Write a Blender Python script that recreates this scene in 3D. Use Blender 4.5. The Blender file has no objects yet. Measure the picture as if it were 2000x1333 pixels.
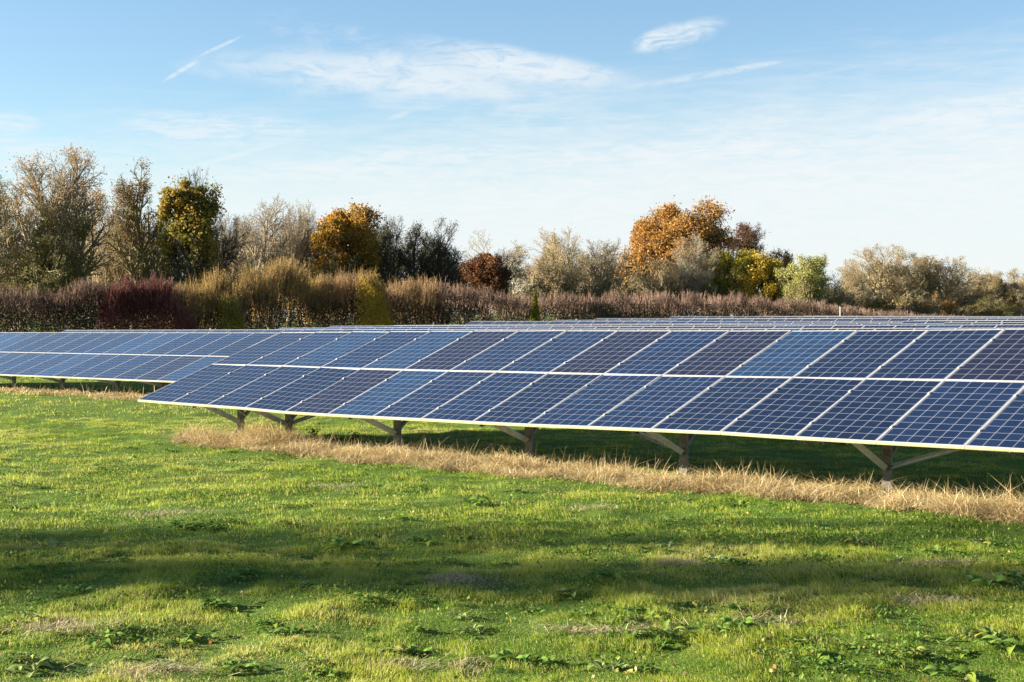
import bpy, math, random
import numpy as np
rng = np.random.default_rng(7)
random.seed(7)
R = math.radians
scene = bpy.context.scene
COL = scene.collection
CZ = 2.03                      # eye height above the turf by the nearest row
F = 2926.47                    # focal length in photograph pixels
HY = 617.0                     # horizon row in the photograph

# ------------------------------------------------------------------ field frame
P0 = np.array([-6.425, 25.666, CZ - 1.479])
D = np.array([0.72934, -0.68408, 0.0097]); D /= np.linalg.norm(D)      # along the rows (east)
U = np.array([0.63694, 0.68412, 0.35536]); U /= np.linalg.norm(U)      # up the slope of the modules
D2 = np.array([0.7293, -0.6841]); D2 /= np.linalg.norm(D2)
H2 = np.array([0.6841, 0.7293]); H2 /= np.linalg.norm(H2)              # across the rows, away from the camera
PITCH = 7.08

def sr(x, y):
    x = np.asarray(x, float) - P0[0]; y = np.asarray(y, float) - P0[1]
    return x * D2[0] + y * D2[1], x * H2[0] + y * H2[1]
def xy(s, r):
    return P0[0] + s * D2[0] + r * H2[0], P0[1] + s * D2[1] + r * H2[1]
def at(px, py, Y):
    return np.array([(px - 1000) / F * Y, Y, CZ + (HY - py) / F * Y])

# ------------------------------------------------------------------ noise
_perm = np.random.default_rng(3).random((256, 256))
def vnoise(x, y):
    x = np.asarray(x, float); y = np.asarray(y, float)
    xi = np.floor(x).astype(int); yi = np.floor(y).astype(int)
    fx = x - xi; fy = y - yi
    fx = fx * fx * (3 - 2 * fx); fy = fy * fy * (3 - 2 * fy)
    a = _perm[xi & 255, yi & 255]; b = _perm[(xi + 1) & 255, yi & 255]
    c = _perm[xi & 255, (yi + 1) & 255]; d = _perm[(xi + 1) & 255, (yi + 1) & 255]
    return (a * (1 - fx) + b * fx) * (1 - fy) + (c * (1 - fx) + d * fx) * fy
def fbm(x, y, o=3):
    t = 0; a = .5; n = 0
    for i in range(o):
        t = t + a * vnoise(x * 2 ** i + 17.3 * i, y * 2 ** i + 5.1 * i); n += a; a *= .5
    return t / n

# ground height: gentle field, known at a few spots
_g = [(-10, -12, .0), (20, -10, .05), (0, 0, -.05), (16, 0, -.03), (-25, 7, -.19), (-5, 7, -.14), (14, 7, 0),
      (-32, 14, -.15), (0, 14, -.08), (-27, 21, -.2), (7, 21, .05), (-36, 35, -.1), (0, 35, .06), (-37, 44, .1),
      (-8, 44, .1), (-38, 54, .22), (-12, 54, .14), (-39, 64, .32), (-14, 64, .2), (-37, 75, .32), (-15, 75, .24),
      (-60, 0, -.15), (-60, 40, .0), (-60, 90, .35), (-45, 20, -.2), (-20, 110, .35), (20, 60, .2), (40, 10, .1)]
_g = np.array(_g, float)
def base_z(x, y):
    s, r = sr(x, y)
    num = 0; den = 1e-4
    for a, b, z in _g:
        w = np.exp(-((s - a) ** 2 + (r - b) ** 2) / (2 * 8.0 ** 2)) + 1e-3 / (1 + ((s - a) ** 2 + (r - b) ** 2) / 400)
        num = num + w * z; den = den + w
    return num / den
def gz(x, y):
    x = np.asarray(x, float); y = np.asarray(y, float)
    z = base_z(x, y)
    fade = np.clip((60 - np.hypot(x, y)) / 30, 0, 1)
    b = (fbm(x * 1.0, y * 1.0, 2) - .5) * .07 + (fbm(x * 3.1 + 9, y * 3.1, 2) - .5) * .075
    return z + b * fade
def gz1(x, y): return float(gz(np.array([x]), np.array([y]))[0])

# ------------------------------------------------------------------ mesh helpers
def mesh_from(name, V, faces, mats=(), col=None, smooth=False, midx=None, uv=None):
    """V (n,3); faces: list of int arrays (m,3) or (m,4)"""
    me = bpy.data.meshes.new(name)
    V = np.asarray(V, np.float32)
    me.vertices.add(len(V)); me.vertices.foreach_set('co', V.ravel())
    faces = [f for f in faces if len(f)]
    loops = np.concatenate([f.ravel() for f in faces]).astype(np.int32)
    sizes = np.concatenate([np.full(len(f), f.shape[1], np.int32) for f in faces])
    starts = np.concatenate([[0], np.cumsum(sizes)[:-1]]).astype(np.int32)
    me.loops.add(len(loops)); me.loops.foreach_set('vertex_index', loops)
    me.polygons.add(len(sizes)); me.polygons.foreach_set('loop_start', starts); me.polygons.foreach_set('loop_total', sizes)
    me.polygons.foreach_set('use_smooth', np.full(len(sizes), bool(smooth)))
    if midx is not None: me.polygons.foreach_set('material_index', np.asarray(midx, np.int32))
    for m in mats: me.materials.append(m)
    if col is not None:
        a = me.color_attributes.new('Col', 'FLOAT_COLOR', 'POINT')
        c = np.ones((len(V), 4), np.float32); c[:, :3] = col
        a.data.foreach_set('color', c.ravel())
    if uv is not None:
        l = me.uv_layers.new(name='UVMap'); l.data.foreach_set('uv', np.asarray(uv, np.float32)[loops].ravel())
    me.update(); me.validate(clean_customdata=False)
    return me
def link(name, data, parent=None, M=None):
    o = bpy.data.objects.new(name, data); COL.objects.link(o)
    if M is not None: o.matrix_world = M
    if parent is not None: o.parent = parent
    return o
def tag(o, label=None, cat=None, group=None, kind=None):
    for k, v in (('label', label), ('category', cat), ('group', group), ('kind', kind)):
        if v: o[k] = v
    return o
def empty(name, loc, rz=0):
    o = link(name, None); o.location = [float(v) for v in loc]; o.rotation_euler = (0, 0, rz); o.empty_display_size = .3
    return o

class MB:
    def __init__(s): s.V = []; s.Q = []; s.T = []; s.n = 0; s.M = []; s.tm = []
    def add(s, V, Q=(), T=(), m=0):
        V = np.asarray(V, float); s.V.append(V)
        if len(Q): s.Q.append(np.asarray(Q) + s.n); s.M += [m] * len(Q)
        if len(T): s.T.append(np.asarray(T) + s.n); s.tm += [m] * len(T)
        s.n += len(V)
    def box(s, c, h, ax=None, m=0):
        c = np.asarray(c, float); A = np.eye(3) if ax is None else np.asarray(ax, float)
        V = np.array([[x, y, z] for x in (-1, 1) for y in (-1, 1) for z in (-1, 1)]) * np.asarray(h)
        V = V @ A + c
        s.add(V, [[0, 1, 3, 2], [4, 6, 7, 5], [0, 4, 5, 1], [2, 3, 7, 6], [0, 2, 6, 4], [1, 5, 7, 3]], m=m)
    def beam(s, a, b, prof, up=(0, 0, 1), m=0):
        """extrude open/closed profile polygon (list of (u,v)) from a to b"""
        a = np.asarray(a, float); b = np.asarray(b, float); w = b - a; w /= np.linalg.norm(w)
        up = np.asarray(up, float); u = np.cross(up, w); u /= np.linalg.norm(u); v = np.cross(w, u)
        P = np.asarray(prof, float); n = len(P)
        ring = P[:, :1] * u + P[:, 1:] * v
        V = np.concatenate([a + ring, b + ring])
        Q = [[i, (i + 1) % n, n + (i + 1) % n, n + i] for i in range(n)]
        s.add(V, Q, m=m)
    def mesh(s, name, mats, smooth=False, uv=None, col=None):
        f = []; mi = []
        if s.Q: f.append(np.concatenate(s.Q)); mi += s.M
        if s.T: f.append(np.concatenate(s.T)); mi += s.tm
        return mesh_from(name, np.concatenate(s.V), f, mats, midx=mi, smooth=smooth, uv=uv, col=col)

def cprof(w, d, t):      # C section, closed outline: width w (u), depth d (v)
    return [(-w/2, 0), (w/2, 0), (w/2, d), (w/2 - t, d), (w/2 - t, t), (-w/2 + t, t), (-w/2 + t, d), (-w/2, d)]

# ------------------------------------------------------------------ materials
def new_mat(name):
    m = bpy.data.materials.new(name); m.use_nodes = True
    nt = m.node_tree; nt.nodes.clear()
    out = nt.nodes.new('ShaderNodeOutputMaterial')
    return m, nt, out
def N(nt, typ, **kw):
    n = nt.nodes.new(typ)
    for k, v in kw.items():
        if k.startswith('i_'): n.inputs[int(k[2:])].default_value = v
        else: setattr(n, k, v)
    return n
def math_n(nt, op, a, b=None, c=None, clamp=False):
    n = nt.nodes.new('ShaderNodeMath'); n.operation = op; n.use_clamp = clamp
    for i, v in enumerate((a, b, c)):
        if v is None: continue
        if isinstance(v, (int, float)): n.inputs[i].default_value = v
        else: nt.links.new(v, n.inputs[i])
    return n.outputs[0]
def mix_c(nt, fac, a, b):
    n = nt.nodes.new('ShaderNodeMix'); n.data_type = 'RGBA'
    for i, v in ((0, fac), (6, a), (7, b)):
        if isinstance(v, (int, float)): n.inputs[i].default_value = v
        elif isinstance(v, tuple): n.inputs[i].default_value = (*v, 1)
        else: nt.links.new(v, n.inputs[i])
    return n.outputs[2]
def princ(nt, out, rough=.6, metal=0, spec=.5):
    p = nt.nodes.new('ShaderNodeBsdfPrincipled')
    p.inputs['Roughness'].default_value = rough; p.inputs['Metallic'].default_value = metal
    p.inputs['Specular IOR Level'].default_value = spec
    nt.links.new(p.outputs[0], out.inputs[0]); return p
def noise_n(nt, scale, detail=3, rough=.55, vec=None):
    n = nt.nodes.new('ShaderNodeTexNoise'); n.inputs['Scale'].default_value = scale
    n.inputs['Detail'].default_value = detail; n.inputs['Roughness'].default_value = rough
    if vec is not None: nt.links.new(vec, n.inputs['Vector'])
    return n.outputs[0]
def ramp(nt, fac, stops):
    n = nt.nodes.new('ShaderNodeValToRGB'); nt.links.new(fac, n.inputs[0])
    e = n.color_ramp.elements
    while len(e) < len(stops): e.new(.5)
    for i, (p, c) in enumerate(stops): e[i].position = p; e[i].color = (*c, 1) if len(c) == 3 else c
    return n.outputs[0]

def leaf_mat(name, cols=None, trans=.45, rough=.55, spec=.25, hue_rand=True):
    """foliage: colour from the vertex colour attribute, or from a small palette varied leaf by leaf"""
    m, nt, out = new_mat(name)
    if cols is None:
        a = nt.nodes.new('ShaderNodeVertexColor'); a.layer_name = 'Col'; c = a.outputs[0]
    else:
        g = nt.nodes.new('ShaderNodeNewGeometry')
        rnd = g.outputs['Random Per Island']
        tc = nt.nodes.new('ShaderNodeTexCoord')
        big = noise_n(nt, .35, 2, .5, tc.outputs['Object'])
        f = math_n(nt, 'ADD', math_n(nt, 'MULTIPLY', rnd, .55), math_n(nt, 'MULTIPLY', math_n(nt, 'SUBTRACT', big, .28), 1.0), clamp=True)
        k = len(cols)
        c = ramp(nt, f, [(i / max(1, k - 1), cc) for i, cc in enumerate(cols)])
    p = nt.nodes.new('ShaderNodeBsdfPrincipled'); p.inputs['Roughness'].default_value = rough
    p.inputs['Specular IOR Level'].default_value = spec
    nt.links.new(c, p.inputs['Base Color'])
    t = nt.nodes.new('ShaderNodeBsdfTranslucent'); nt.links.new(c, t.inputs[0])
    mx = nt.nodes.new('ShaderNodeMixShader'); mx.inputs[0].default_value = trans
    nt.links.new(p.outputs[0], mx.inputs[1]); nt.links.new(t.outputs[0], mx.inputs[2]); nt.links.new(mx.outputs[0], out.inputs[0])
    return m
def bark_mat(name, c1, c2):
    m, nt, out = new_mat(name); p = princ(nt, out, .85, 0, .2)
    tc = nt.nodes.new('ShaderNodeTexCoord')
    n1 = noise_n(nt, 1.3, 4, .6, tc.outputs['Object'])
    nt.links.new(ramp(nt, n1, [(.35, c1), (.65, c2)]), p.inputs['Base Color'])
    return m

M_blade = leaf_mat('grass_blades', None, .5, .5, .2)
M_straw = leaf_mat('straw_blades', None, .3, .6, .2)
M_dock = leaf_mat('dock_leaf', None, .35, .6, .12)

def mat_soil():
    m, nt, out = new_mat('turf_soil'); p = princ(nt, out, .95, 0, .1)
    tc = nt.nodes.new('ShaderNodeTexCoord')
    a = noise_n(nt, 2.2, 5, .6, tc.outputs['Object']); b = noise_n(nt, 45, 3, .6, tc.outputs['Object'])
    c1 = ramp(nt, a, [(.3, (.035, .075, .010)), (.55, (.07, .12, .018)), (.75, (.15, .16, .04))])
    c2 = ramp(nt, b, [(.35, (.05, .075, .008)), (.6, (.12, .18, .016))])
    nt.links.new(mix_c(nt, .45, c1, c2), p.inputs['Base Color'])
    bm = nt.nodes.new('ShaderNodeBump'); bm.inputs['Strength'].default_value = .7; bm.inputs['Distance'].default_value = .03
    nt.links.new(b, bm.inputs['Height']); nt.links.new(bm.outputs[0], p.inputs['Normal'])
    return m
M_soil = mat_soil()

def mat_frame():
    m, nt, out = new_mat('aluminium_frame'); p = princ(nt, out, .42, .25, .5)
    tc = nt.nodes.new('ShaderNodeTexCoord')
    a = noise_n(nt, 9, 4, .65, tc.outputs['Object'])
    base = ramp(nt, a, [(.3, (.36, .36, .355)), (.7, (.48, .48, .475))])
    # green-yellow algae on the lowest edge of the module, real staining kept on the frame's lower lip
    sep = nt.nodes.new('ShaderNodeSeparateXYZ'); nt.links.new(tc.outputs['Object'], sep.inputs[0])
    low = math_n(nt, 'LESS_THAN', sep.outputs[1], .004)
    zz = math_n(nt, 'MULTIPLY', math_n(nt, 'SUBTRACT', -.004, sep.outputs[2]), 30, clamp=True)
    st = nt.nodes.new('ShaderNodeMapping'); st.inputs['Scale'].default_value = (1, 1, 3)
    nt.links.new(tc.outputs['Object'], st.inputs[0])
    ad = nt.nodes.new('ShaderNodeObjectInfo')
    vv = nt.nodes.new('ShaderNodeVectorMath'); vv.operation = 'ADD'
    nt.links.new(st.outputs[0], vv.inputs[0]); nt.links.new(ad.outputs['Location'], vv.inputs[1])
    b = noise_n(nt, 14, 5, .7, vv.outputs[0])
    am = math_n(nt, 'MULTIPLY', math_n(nt, 'MULTIPLY', low, math_n(nt, 'ADD', zz, .15)), math_n(nt, 'MULTIPLY', math_n(nt, 'SUBTRACT', b, .30), 5, clamp=True), clamp=True)
    nt.links.new(mix_c(nt, am, base, (.38, .37, .16)), p.inputs['Base Color'])
    return m
M_frame = mat_frame()

def mat_cells(name, c_dark, c_light, c_tint):
    """polycrystalline cells behind glass: 6 x 10 grid of cells, pale gaps, thin busbars; UV is in cell units"""
    m, nt, out = new_mat(name); p = princ(nt, out, .13, 0, .31)
    uv = nt.nodes.new('ShaderNodeUVMap'); uv.uv_map = 'UVMap'
    sep = nt.nodes.new('ShaderNodeSeparateXYZ'); nt.links.new(uv.outputs[0], sep.inputs[0])
    def line(v, w, off=.5):      # 1 near integer values of v
        fr = math_n(nt, 'FRACT', math_n(nt, 'ADD', v, off))
        d = math_n(nt, 'ABSOLUTE', math_n(nt, 'SUBTRACT', fr, .5))
        return math_n(nt, 'LESS_THAN', d, w)
    gx = line(sep.outputs[0], .017); gy = line(sep.outputs[1], .016)
    g = math_n(nt, 'MAXIMUM', gx, gy)
    bus = line(math_n(nt, 'MULTIPLY', sep.outputs[0], 3), .030, 0)
    fl = nt.nodes.new('ShaderNodeVectorMath'); fl.operation = 'FLOOR'; nt.links.new(uv.outputs[0], fl.inputs[0])
    oi = nt.nodes.new('ShaderNodeObjectInfo')
    ad = nt.nodes.new('ShaderNodeVectorMath'); ad.operation = 'ADD'; nt.links.new(fl.outputs[0], ad.inputs[0]); nt.links.new(oi.outputs['Location'], ad.inputs[1])
    wn = nt.nodes.new('ShaderNodeTexWhiteNoise'); nt.links.new(ad.outputs[0], wn.inputs['Vector'])
    vo = nt.nodes.new('ShaderNodeTexVoronoi'); vo.inputs['Scale'].default_value = 7
    ad2 = nt.nodes.new('ShaderNodeVectorMath'); ad2.operation = 'ADD'; nt.links.new(uv.outputs[0], ad2.inputs[0]); nt.links.new(oi.outputs['Location'], ad2.inputs[1])
    nt.links.new(ad2.outputs[0], vo.inputs['Vector'])
    sv = nt.nodes.new('ShaderNodeSeparateColor'); nt.links.new(vo.outputs['Color'], sv.inputs[0])
    f = math_n(nt, 'ADD', math_n(nt, 'MULTIPLY', wn.outputs['Value'], .6), math_n(nt, 'MULTIPLY', sv.outputs[0], .4))
    c = mix_c(nt, f, c_dark, c_light)
    dirt = noise_n(nt, .45, 5, .65, ad2.outputs[0])
    c = mix_c(nt, math_n(nt, 'MULTIPLY', math_n(nt, 'SUBTRACT', dirt, .45), .9, clamp=True), c, c_tint)
    c = mix_c(nt, math_n(nt, 'MULTIPLY', bus, .30), c, (.06, .065, .09))
    c = mix_c(nt, g, c, (.25, .26, .29))
    nt.links.new(c, p.inputs['Base Color'])
    rr = math_n(nt, 'ADD', .10, math_n(nt, 'MULTIPLY', dirt, .12)); nt.links.new(rr, p.inputs['Roughness'])
    return m
M_cells = [mat_cells('cells_blue', (.0038, .0085, .027), (.0068, .017, .048), (.010, .017, .038)),
           mat_cells('cells_pale_blue', (.0065, .017, .046), (.011, .033, .076), (.014, .027, .055)),
           mat_cells('cells_dark_purple', (.006, .0055, .013), (.010, .009, .022), (.016, .015, .026)),
           mat_cells('cells_navy', (.0032, .0063, .020), (.0052, .012, .034), (.009, .014, .03))]
def mat_steel():
    m, nt, out = new_mat('weathered_galvanised_steel'); p = princ(nt, out, .48, .45, .5)
    tc = nt.nodes.new('ShaderNodeTexCoord')
    mp = nt.nodes.new('ShaderNodeMapping'); mp.inputs['Scale'].default_value = (1, 1, .35); nt.links.new(tc.outputs['Object'], mp.inputs[0])
    a = noise_n(nt, 14, 6, .7, mp.outputs[0]); b = noise_n(nt, 60, 3, .6, tc.outputs['Object'])
    c = ramp(nt, a, [(.38, (.30, .31, .33)), (.56, (.21, .205, .20)), (.72, (.11, .085, .055))])
    c = mix_c(nt, math_n(nt, 'MULTIPLY', b, .3), c, (.26, .25, .22))
    nt.links.new(c, p.inputs['Base Color']); return m
M_steel = mat_steel()
def mat_plain_steel(name, c1, c2):
    m, nt, out = new_mat(name); p = princ(nt, out, .5, .3, .5); tc = nt.nodes.new('ShaderNodeTexCoord')
    a = noise_n(nt, 11, 6, .7, tc.outputs['Object']); nt.links.new(ramp(nt, a, [(.38, c1), (.66, c2)]), p.inputs['Base Color']); return m
M_post = mat_plain_steel('dark_weathered_post', (.15, .145, .13), (.06, .045, .03)); M_brace = mat_plain_steel('pale_galvanised_brace', (.50, .54, .60), (.34, .35, .36))
m, nt, out = new_mat('dark_backsheet'); p = princ(nt, out, .7); p.inputs['Base Color'].default_value = (.45, .45, .44, 1); M_back = m
m, nt, out = new_mat('pale_green_grey_paint'); p = princ(nt, out, .5); p.inputs['Base Color'].default_value = (.42, .46, .36, 1); M_pole = m
m, nt, out = new_mat('black_plastic'); p = princ(nt, out, .4); p.inputs['Base Color'].default_value = (.03, .03, .03, 1); M_black = m

# ------------------------------------------------------------------ ground
def axis(lo, hi, fine, a, b, grow=1.18):
    v = list(np.arange(a, b + 1e-6, fine)); st = fine
    x = v[-1]
    while x < hi: st *= grow; x += st; v.append(x)
    st = fine; x = v[0]; l = []
    while x > lo: st *= grow; x -= st; l.append(x)
    return np.array(l[::-1] + v)
gx = axis(-3500, 3500, .14, -12, 12); gy = axis(-300, 5000, .13, 5.5, 27)
X, Y = np.meshgrid(gx, gy); Z = gz(X.ravel(), Y.ravel())
V = np.stack([X.ravel(), Y.ravel(), Z], 1)
nx, ny = len(gx), len(gy)
i = (np.arange(ny - 1)[:, None] * nx + np.arange(nx - 1)[None, :]).ravel()
ground = link('ground', mesh_from('ground', V, [np.stack([i, i + 1, i + nx + 1, i + nx], 1)], [M_soil], smooth=True))
tag(ground, 'gently uneven grass field around the solar rows', 'ground', kind='structure')

# ------------------------------------------------------------------ solar modules
PW, PL, PT = 1.005, 1.655, .040
def frame_mesh():
    b = MB(); w = .011; e = .0
    b.box((w / 2, PL / 2, -PT / 2), (w / 2, PL / 2, PT / 2))
    b.box((PW - w / 2, PL / 2, -PT / 2), (w / 2, PL / 2, PT / 2))
    b.box((PW / 2, w / 2, -PT / 2), (PW / 2 - w - .0002, w / 2, PT / 2))
    b.box((PW / 2, PL - w / 2, -PT / 2), (PW / 2 - w - .0002, w / 2, PT / 2))
    return b.mesh('module_frame', [M_frame])
def cell_uv(w):
    # pale margin then 6 x 10 cells
    return [(-.075 + .0, -.06), (6.075, -.06), (6.075, 10.06), (-.075, 10.06)]
def glass_mesh(mat):
    w = .011; z = -.004
    V = [(w, w, z), (PW - w, w, z), (PW - w, PL - w, z), (w, PL - w, z), (w, w, z - .006), (PW - w, w, z - .006), (PW - w, PL - w, z - .006), (w, PL - w, z - .006)]
    uv = cell_uv(w); uv = uv + uv
    Q = np.array([[0, 1, 2, 3], [4, 7, 6, 5]])
    return mesh_from('module_glass', V, [Q], [mat, M_back], midx=[0, 1], uv=uv)
def combo_mesh(mat):
    b = MB(); w = .011
    for c, h in (((w / 2, PL / 2, -PT / 2), (w / 2, PL / 2, PT / 2)), ((PW - w / 2, PL / 2, -PT / 2), (w / 2, PL / 2, PT / 2)),
                 ((PW / 2, w / 2, -PT / 2), (PW / 2 - w - .0002, w / 2, PT / 2)), ((PW / 2, PL - w / 2, -PT / 2), (PW / 2 - w - .0002, w / 2, PT / 2))):
        b.box(c, h)
    z = -.004; n0 = b.n
    b.add([(w, w, z), (PW - w, w, z), (PW - w, PL - w, z), (w, PL - w, z)], [[0, 1, 2, 3]], m=1)
    b.add([(w, w, z - .006), (PW - w, w, z - .006), (PW - w, PL - w, z - .006), (w, PL - w, z - .006)], [[3, 2, 1, 0]], m=2)
    uv = np.zeros((b.n, 2)); uv[n0:n0 + 4] = cell_uv(w); uv[n0 + 4:] = cell_uv(w)
    return b.mesh('module', [M_frame, mat, M_back], uv=uv)
ME_frame = frame_mesh(); ME_glass = [glass_mesh(m) for m in M_cells]; ME_combo = [combo_mesh(m) for m in M_cells]
cb = MB(); cb.box((0, 0, .003), (.015, .028, .003)); cb.box((0, 0, .009), (.008, .010, .003))
ME_clamp = cb.mesh('clamp', [M_frame])

from mathutils import Matrix, Vector
def frame_matrix(o, ex, ey):
    ex = ex / np.linalg.norm(ex); ez = np.cross(ex, ey); ez /= np.linalg.norm(ez); ey = np.cross(ez, ex)
    return Matrix([[ex[0], ey[0], ez[0], o[0]], [ex[1], ey[1], ez[1], o[1]], [ex[2], ey[2], ez[2], o[2]], [0, 0, 0, 1]])

RES_B = [4.5, 3, 1.7, .2, -3.2, -3.7, -3.6, -3, -3.1, -2.5, -.7, .9, 2.4, .8, .3, .5]
RES_M = [2.6, 2.6, 2.6, 1.3, .6, .3, .1, .8, .5, .3, .2, .7, 1.6, 2.4, 3.8, 3.8]
RES_T = [-2, -1.8, -.6, -.9, .3, .5, .8, .4, -.2, -.6, -1.1, -2, -2.5, -2, -.6, 0]
def post_parts(root, inv, a3, zg, h_front, tilt_u, brace_side, sx=1, detail=True):
    """one support frame: post, rafter, front brace, optional diagonal along the row"""
    pass

def build_row(idx, k0, ncol, origin, slope_z, label, detail=0, wave=None, phase=0., gaps=(), clampN=0, posts=None, palette=None, pu=U):
    """origin: front-left corner point for k=0 (3D).  slope_z(k): extra height.  detail 2: frame+glass+clamps, 1: frame+glass, 0: one mesh per module"""
    d2 = np.array([D2[0], D2[1], 0])
    def front(k, v):
        q = origin + d2 * k * 1.0 + pu * v
        q = q.copy(); q[2] += slope_z(k)
        if wave is not None: q[2] += wave(k, v)
        return q
    s0 = front(k0, 0)
    root = empty('solar_panel_row', (s0[0], s0[1], gz1(s0[0], s0[1])))
    tag(root, label, 'solar panels', 'rows of ground-mounted solar panels')
    inv = Matrix.Translation(-Vector(root.location))
    for c in range(ncol):
        k = k0 + c * 1.01
        step = 0.0
        for (gk, dz) in gaps:
            if k >= gk: step += dz
        for lvl in range(2):
            v0 = lvl * (PL + .012); v1 = v0 + PL
            o = front(k, v0); ox = front(k + 1.01, v0); oy = front(k, v1); oy2 = front(k + 1.01, v1)
            ex = ox - o; ey = (oy - o + oy2 - ox) / 2
            M = frame_matrix(o + np.array([0, 0, step]) + ex * .0025, ex, ey)
            t = palette(c, lvl) if palette else random.choices([0, 1, 2, 3], [5, 1.2, 1, 2.5])[0]
            if detail == 0:
                ob = link('solar_panel', ME_combo[t], root); ob.matrix_basis = inv @ M
            else:
                ob = link('solar_panel', ME_frame, root); ob.matrix_basis = inv @ M
                g = link('glass', ME_glass[t], ob)
                if detail == 2 and c > 0:
                    for vv in (.37, 1.28):
                        q = link('clamp', ME_clamp, ob); q.location = (-.0025, vv, 0)
    # substructure ------------------------------------------------------
    kk = posts if posts is not None else list(np.arange(k0 + 1.3, k0 + ncol * 1.01 - .5, 2.72))
    uh = np.array([H2[0], H2[1], 0]); ux = pu / np.linalg.norm(pu)
    down = np.array([0, 0, -.085])
    for j, k in enumerate(kk):
        perp = 1.22; v = perp / math.hypot(pu[0], pu[1])
        tp = front(k, v) + down * 2.3
        zg = gz1(tp[0], tp[1])
        b = MB(); t = .006 if detail else .01
        b.beam((tp[0], tp[1], zg - .1), (tp[0], tp[1], tp[2]), [(-.055, -.03), (.055, -.03), (.055, .03), (.04, .03), (.04, -.024 + t), (-.04, -.024 + t), (-.04, .03), (-.055, .03)], up=(-D2[0] * .25 + H2[0], -D2[1] * .25 + H2[1], 0))
        me = b.mesh('post', [M_post]); po = link('post', me, root); po.matrix_basis = inv
        b = MB()
        ra = front(k, .28) + down * 2.25; rb = front(k, 3.0) + down * 2.25
        b.beam(ra, rb, cprof(.06, .09, .006), up=(0, 0, 1))
        ob = link('rafter', b.mesh('rafter', [M_steel]), root); ob.matrix_basis = inv
        b = MB()
        fa = np.array([tp[0], tp[1], zg + .30]) - uh * .055
        fb = front(k, .42) + down * 2.0
        b.beam(fa, fb, [(-.036, -.03), (.036, -.03), (.036, .03), (.030, .03), (.030, -.024), (-.030, -.024), (-.030, .03), (-.036, .03)], up=(-D2[0] * .9 + H2[0] * .5, -D2[1] * .9 + H2[1] * .5, .3))
        ob = link('front_brace', b.mesh('front_brace', [M_brace]), root); ob.matrix_basis = inv
        if detail:
            b = MB(); b.beam(fb + (fa - fb) * .36 + np.array([.012, -.006, .012]), fb + np.array([.012, -.006, .012]), cprof(.05, .07, .006), up=(-D2[0], -D2[1], .3))
            ob = link('brace_bracket', b.mesh('brace_bracket', [M_steel]), root); ob.matrix_basis = inv
        b = MB(); rbk = front(k, 2.75) + down * 2.0
        b.beam(np.array([tp[0], tp[1], zg + .34]) + uh * .05, rbk, cprof(.05, .05, .005), up=(-D2[0], -D2[1], .3))
        ob = link('rear_brace', b.mesh('rear_brace', [M_steel]), root); ob.matrix_basis = inv
        if detail == 2 and j in (1, 4, 5):
            sgn = -1 if j == 4 else 1
            ea = np.array([tp[0], tp[1], zg + .30]) + d2 * .05 * sgn + uh * .035
            eb = front(k + 2.4 * sgn, 1.3) + down * 1.9
            b = MB(); b.beam(ea, eb, cprof(.045, .055, .005), up=(-H2[0], -H2[1], .2))
            ob = link('diagonal_brace', b.mesh('diagonal_brace', [M_brace]), root); ob.matrix_basis = inv
    for v in (.37, 1.28, 2.04, 2.95):
        b = MB()
        ks = np.linspace(k0 + .05, k0 + ncol * 1.01 - .05, max(2, ncol // 3))
        for a, c in zip(ks[:-1], ks[1:]):
            b.beam(front(a, v) + down * 1.15, front(c, v) + down * 1.15, cprof(.045, .048, .004), up=(0, 0, 1))
        ob = link('purlin', b.mesh('purlin', [M_steel]), root); ob.matrix_basis = inv
    return root

# nearest row
def wave0(k, v):
    k = min(max(k / 1.01, 0), 15); dep = 25.7 - .69 * k
    a = np.interp(k, range(16), RES_B); b = np.interp(k, range(16), RES_M); c = np.interp(k, range(16), RES_T)
    return np.interp(v, [0, 1.67, 3.33], [a, b, c]) * dep / F
slope0 = lambda k: .0097 * k
def pal0(c, lvl):
    if lvl == 1: t = {5: 2, 8: 2, 10: 2, 14: 2, 4: 1, 11: 1, 0: 3, 2: 1, 7: 0, 12: 3, 13: 3, 9: 0, 6: 0}
    else: t = {4: 2, 5: 1, 2: 3, 8: 3, 9: 0, 11: 3, 12: 3, 13: 3, 14: 0, 10: 0, 3: 3}
    return t.get(c, random.choice([0, 3, 0]))
build_row(0, 0, 24, P0.copy(), slope0, 'nearest row of tilted blue solar panels, two panels high, above the straw strip', 2, wave0,
          posts=[1.29, 2.6, 5.26, 8.0, 10.7, 13.6, 16.4, 19.2, 22.0], palette=pal0)
# second row (left, behind)
P1 = np.array([-14.1395, 42.610, CZ - 1.713])
s1, r1 = sr(P1[0], P1[1])
O1 = P1.copy() - np.array([D2[0], D2[1], 0]) * float(s1); O1[2] = P1[2] - .0068 * float(s1)
O1[2] += .03
kstart = float(s1) - 8 * 1.01
# choose post phase so that posts fall as in the photograph
def k_at(px, r, Y=None):
    a = (px - 1000) / F; x0, y0 = xy(0, r); return (a * y0 - x0) / (D2[0] - a * D2[1])
pk = sorted([k_at(27, 7.08 + 1.22), k_at(122, 7.08 + 1.22), k_at(229, 7.08 + 1.22), k_at(318, 7.08 + 1.22)])
pk = [pk[0] - 5.5, pk[0] - 2.75] + pk + [pk[-1] + 2.75 * i for i in range(1, 11)]
pk = [k for k in pk if k > kstart + .3]
build_row(1, kstart, 37, O1, lambda k: .0068 * k, 'second solar panel row from the front, reaching the left edge beyond the gap', 1, posts=pk,
          palette=lambda c, l: random.choices([0, 1, 3, 2], [5, 2, 3, .6])[0])
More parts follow.
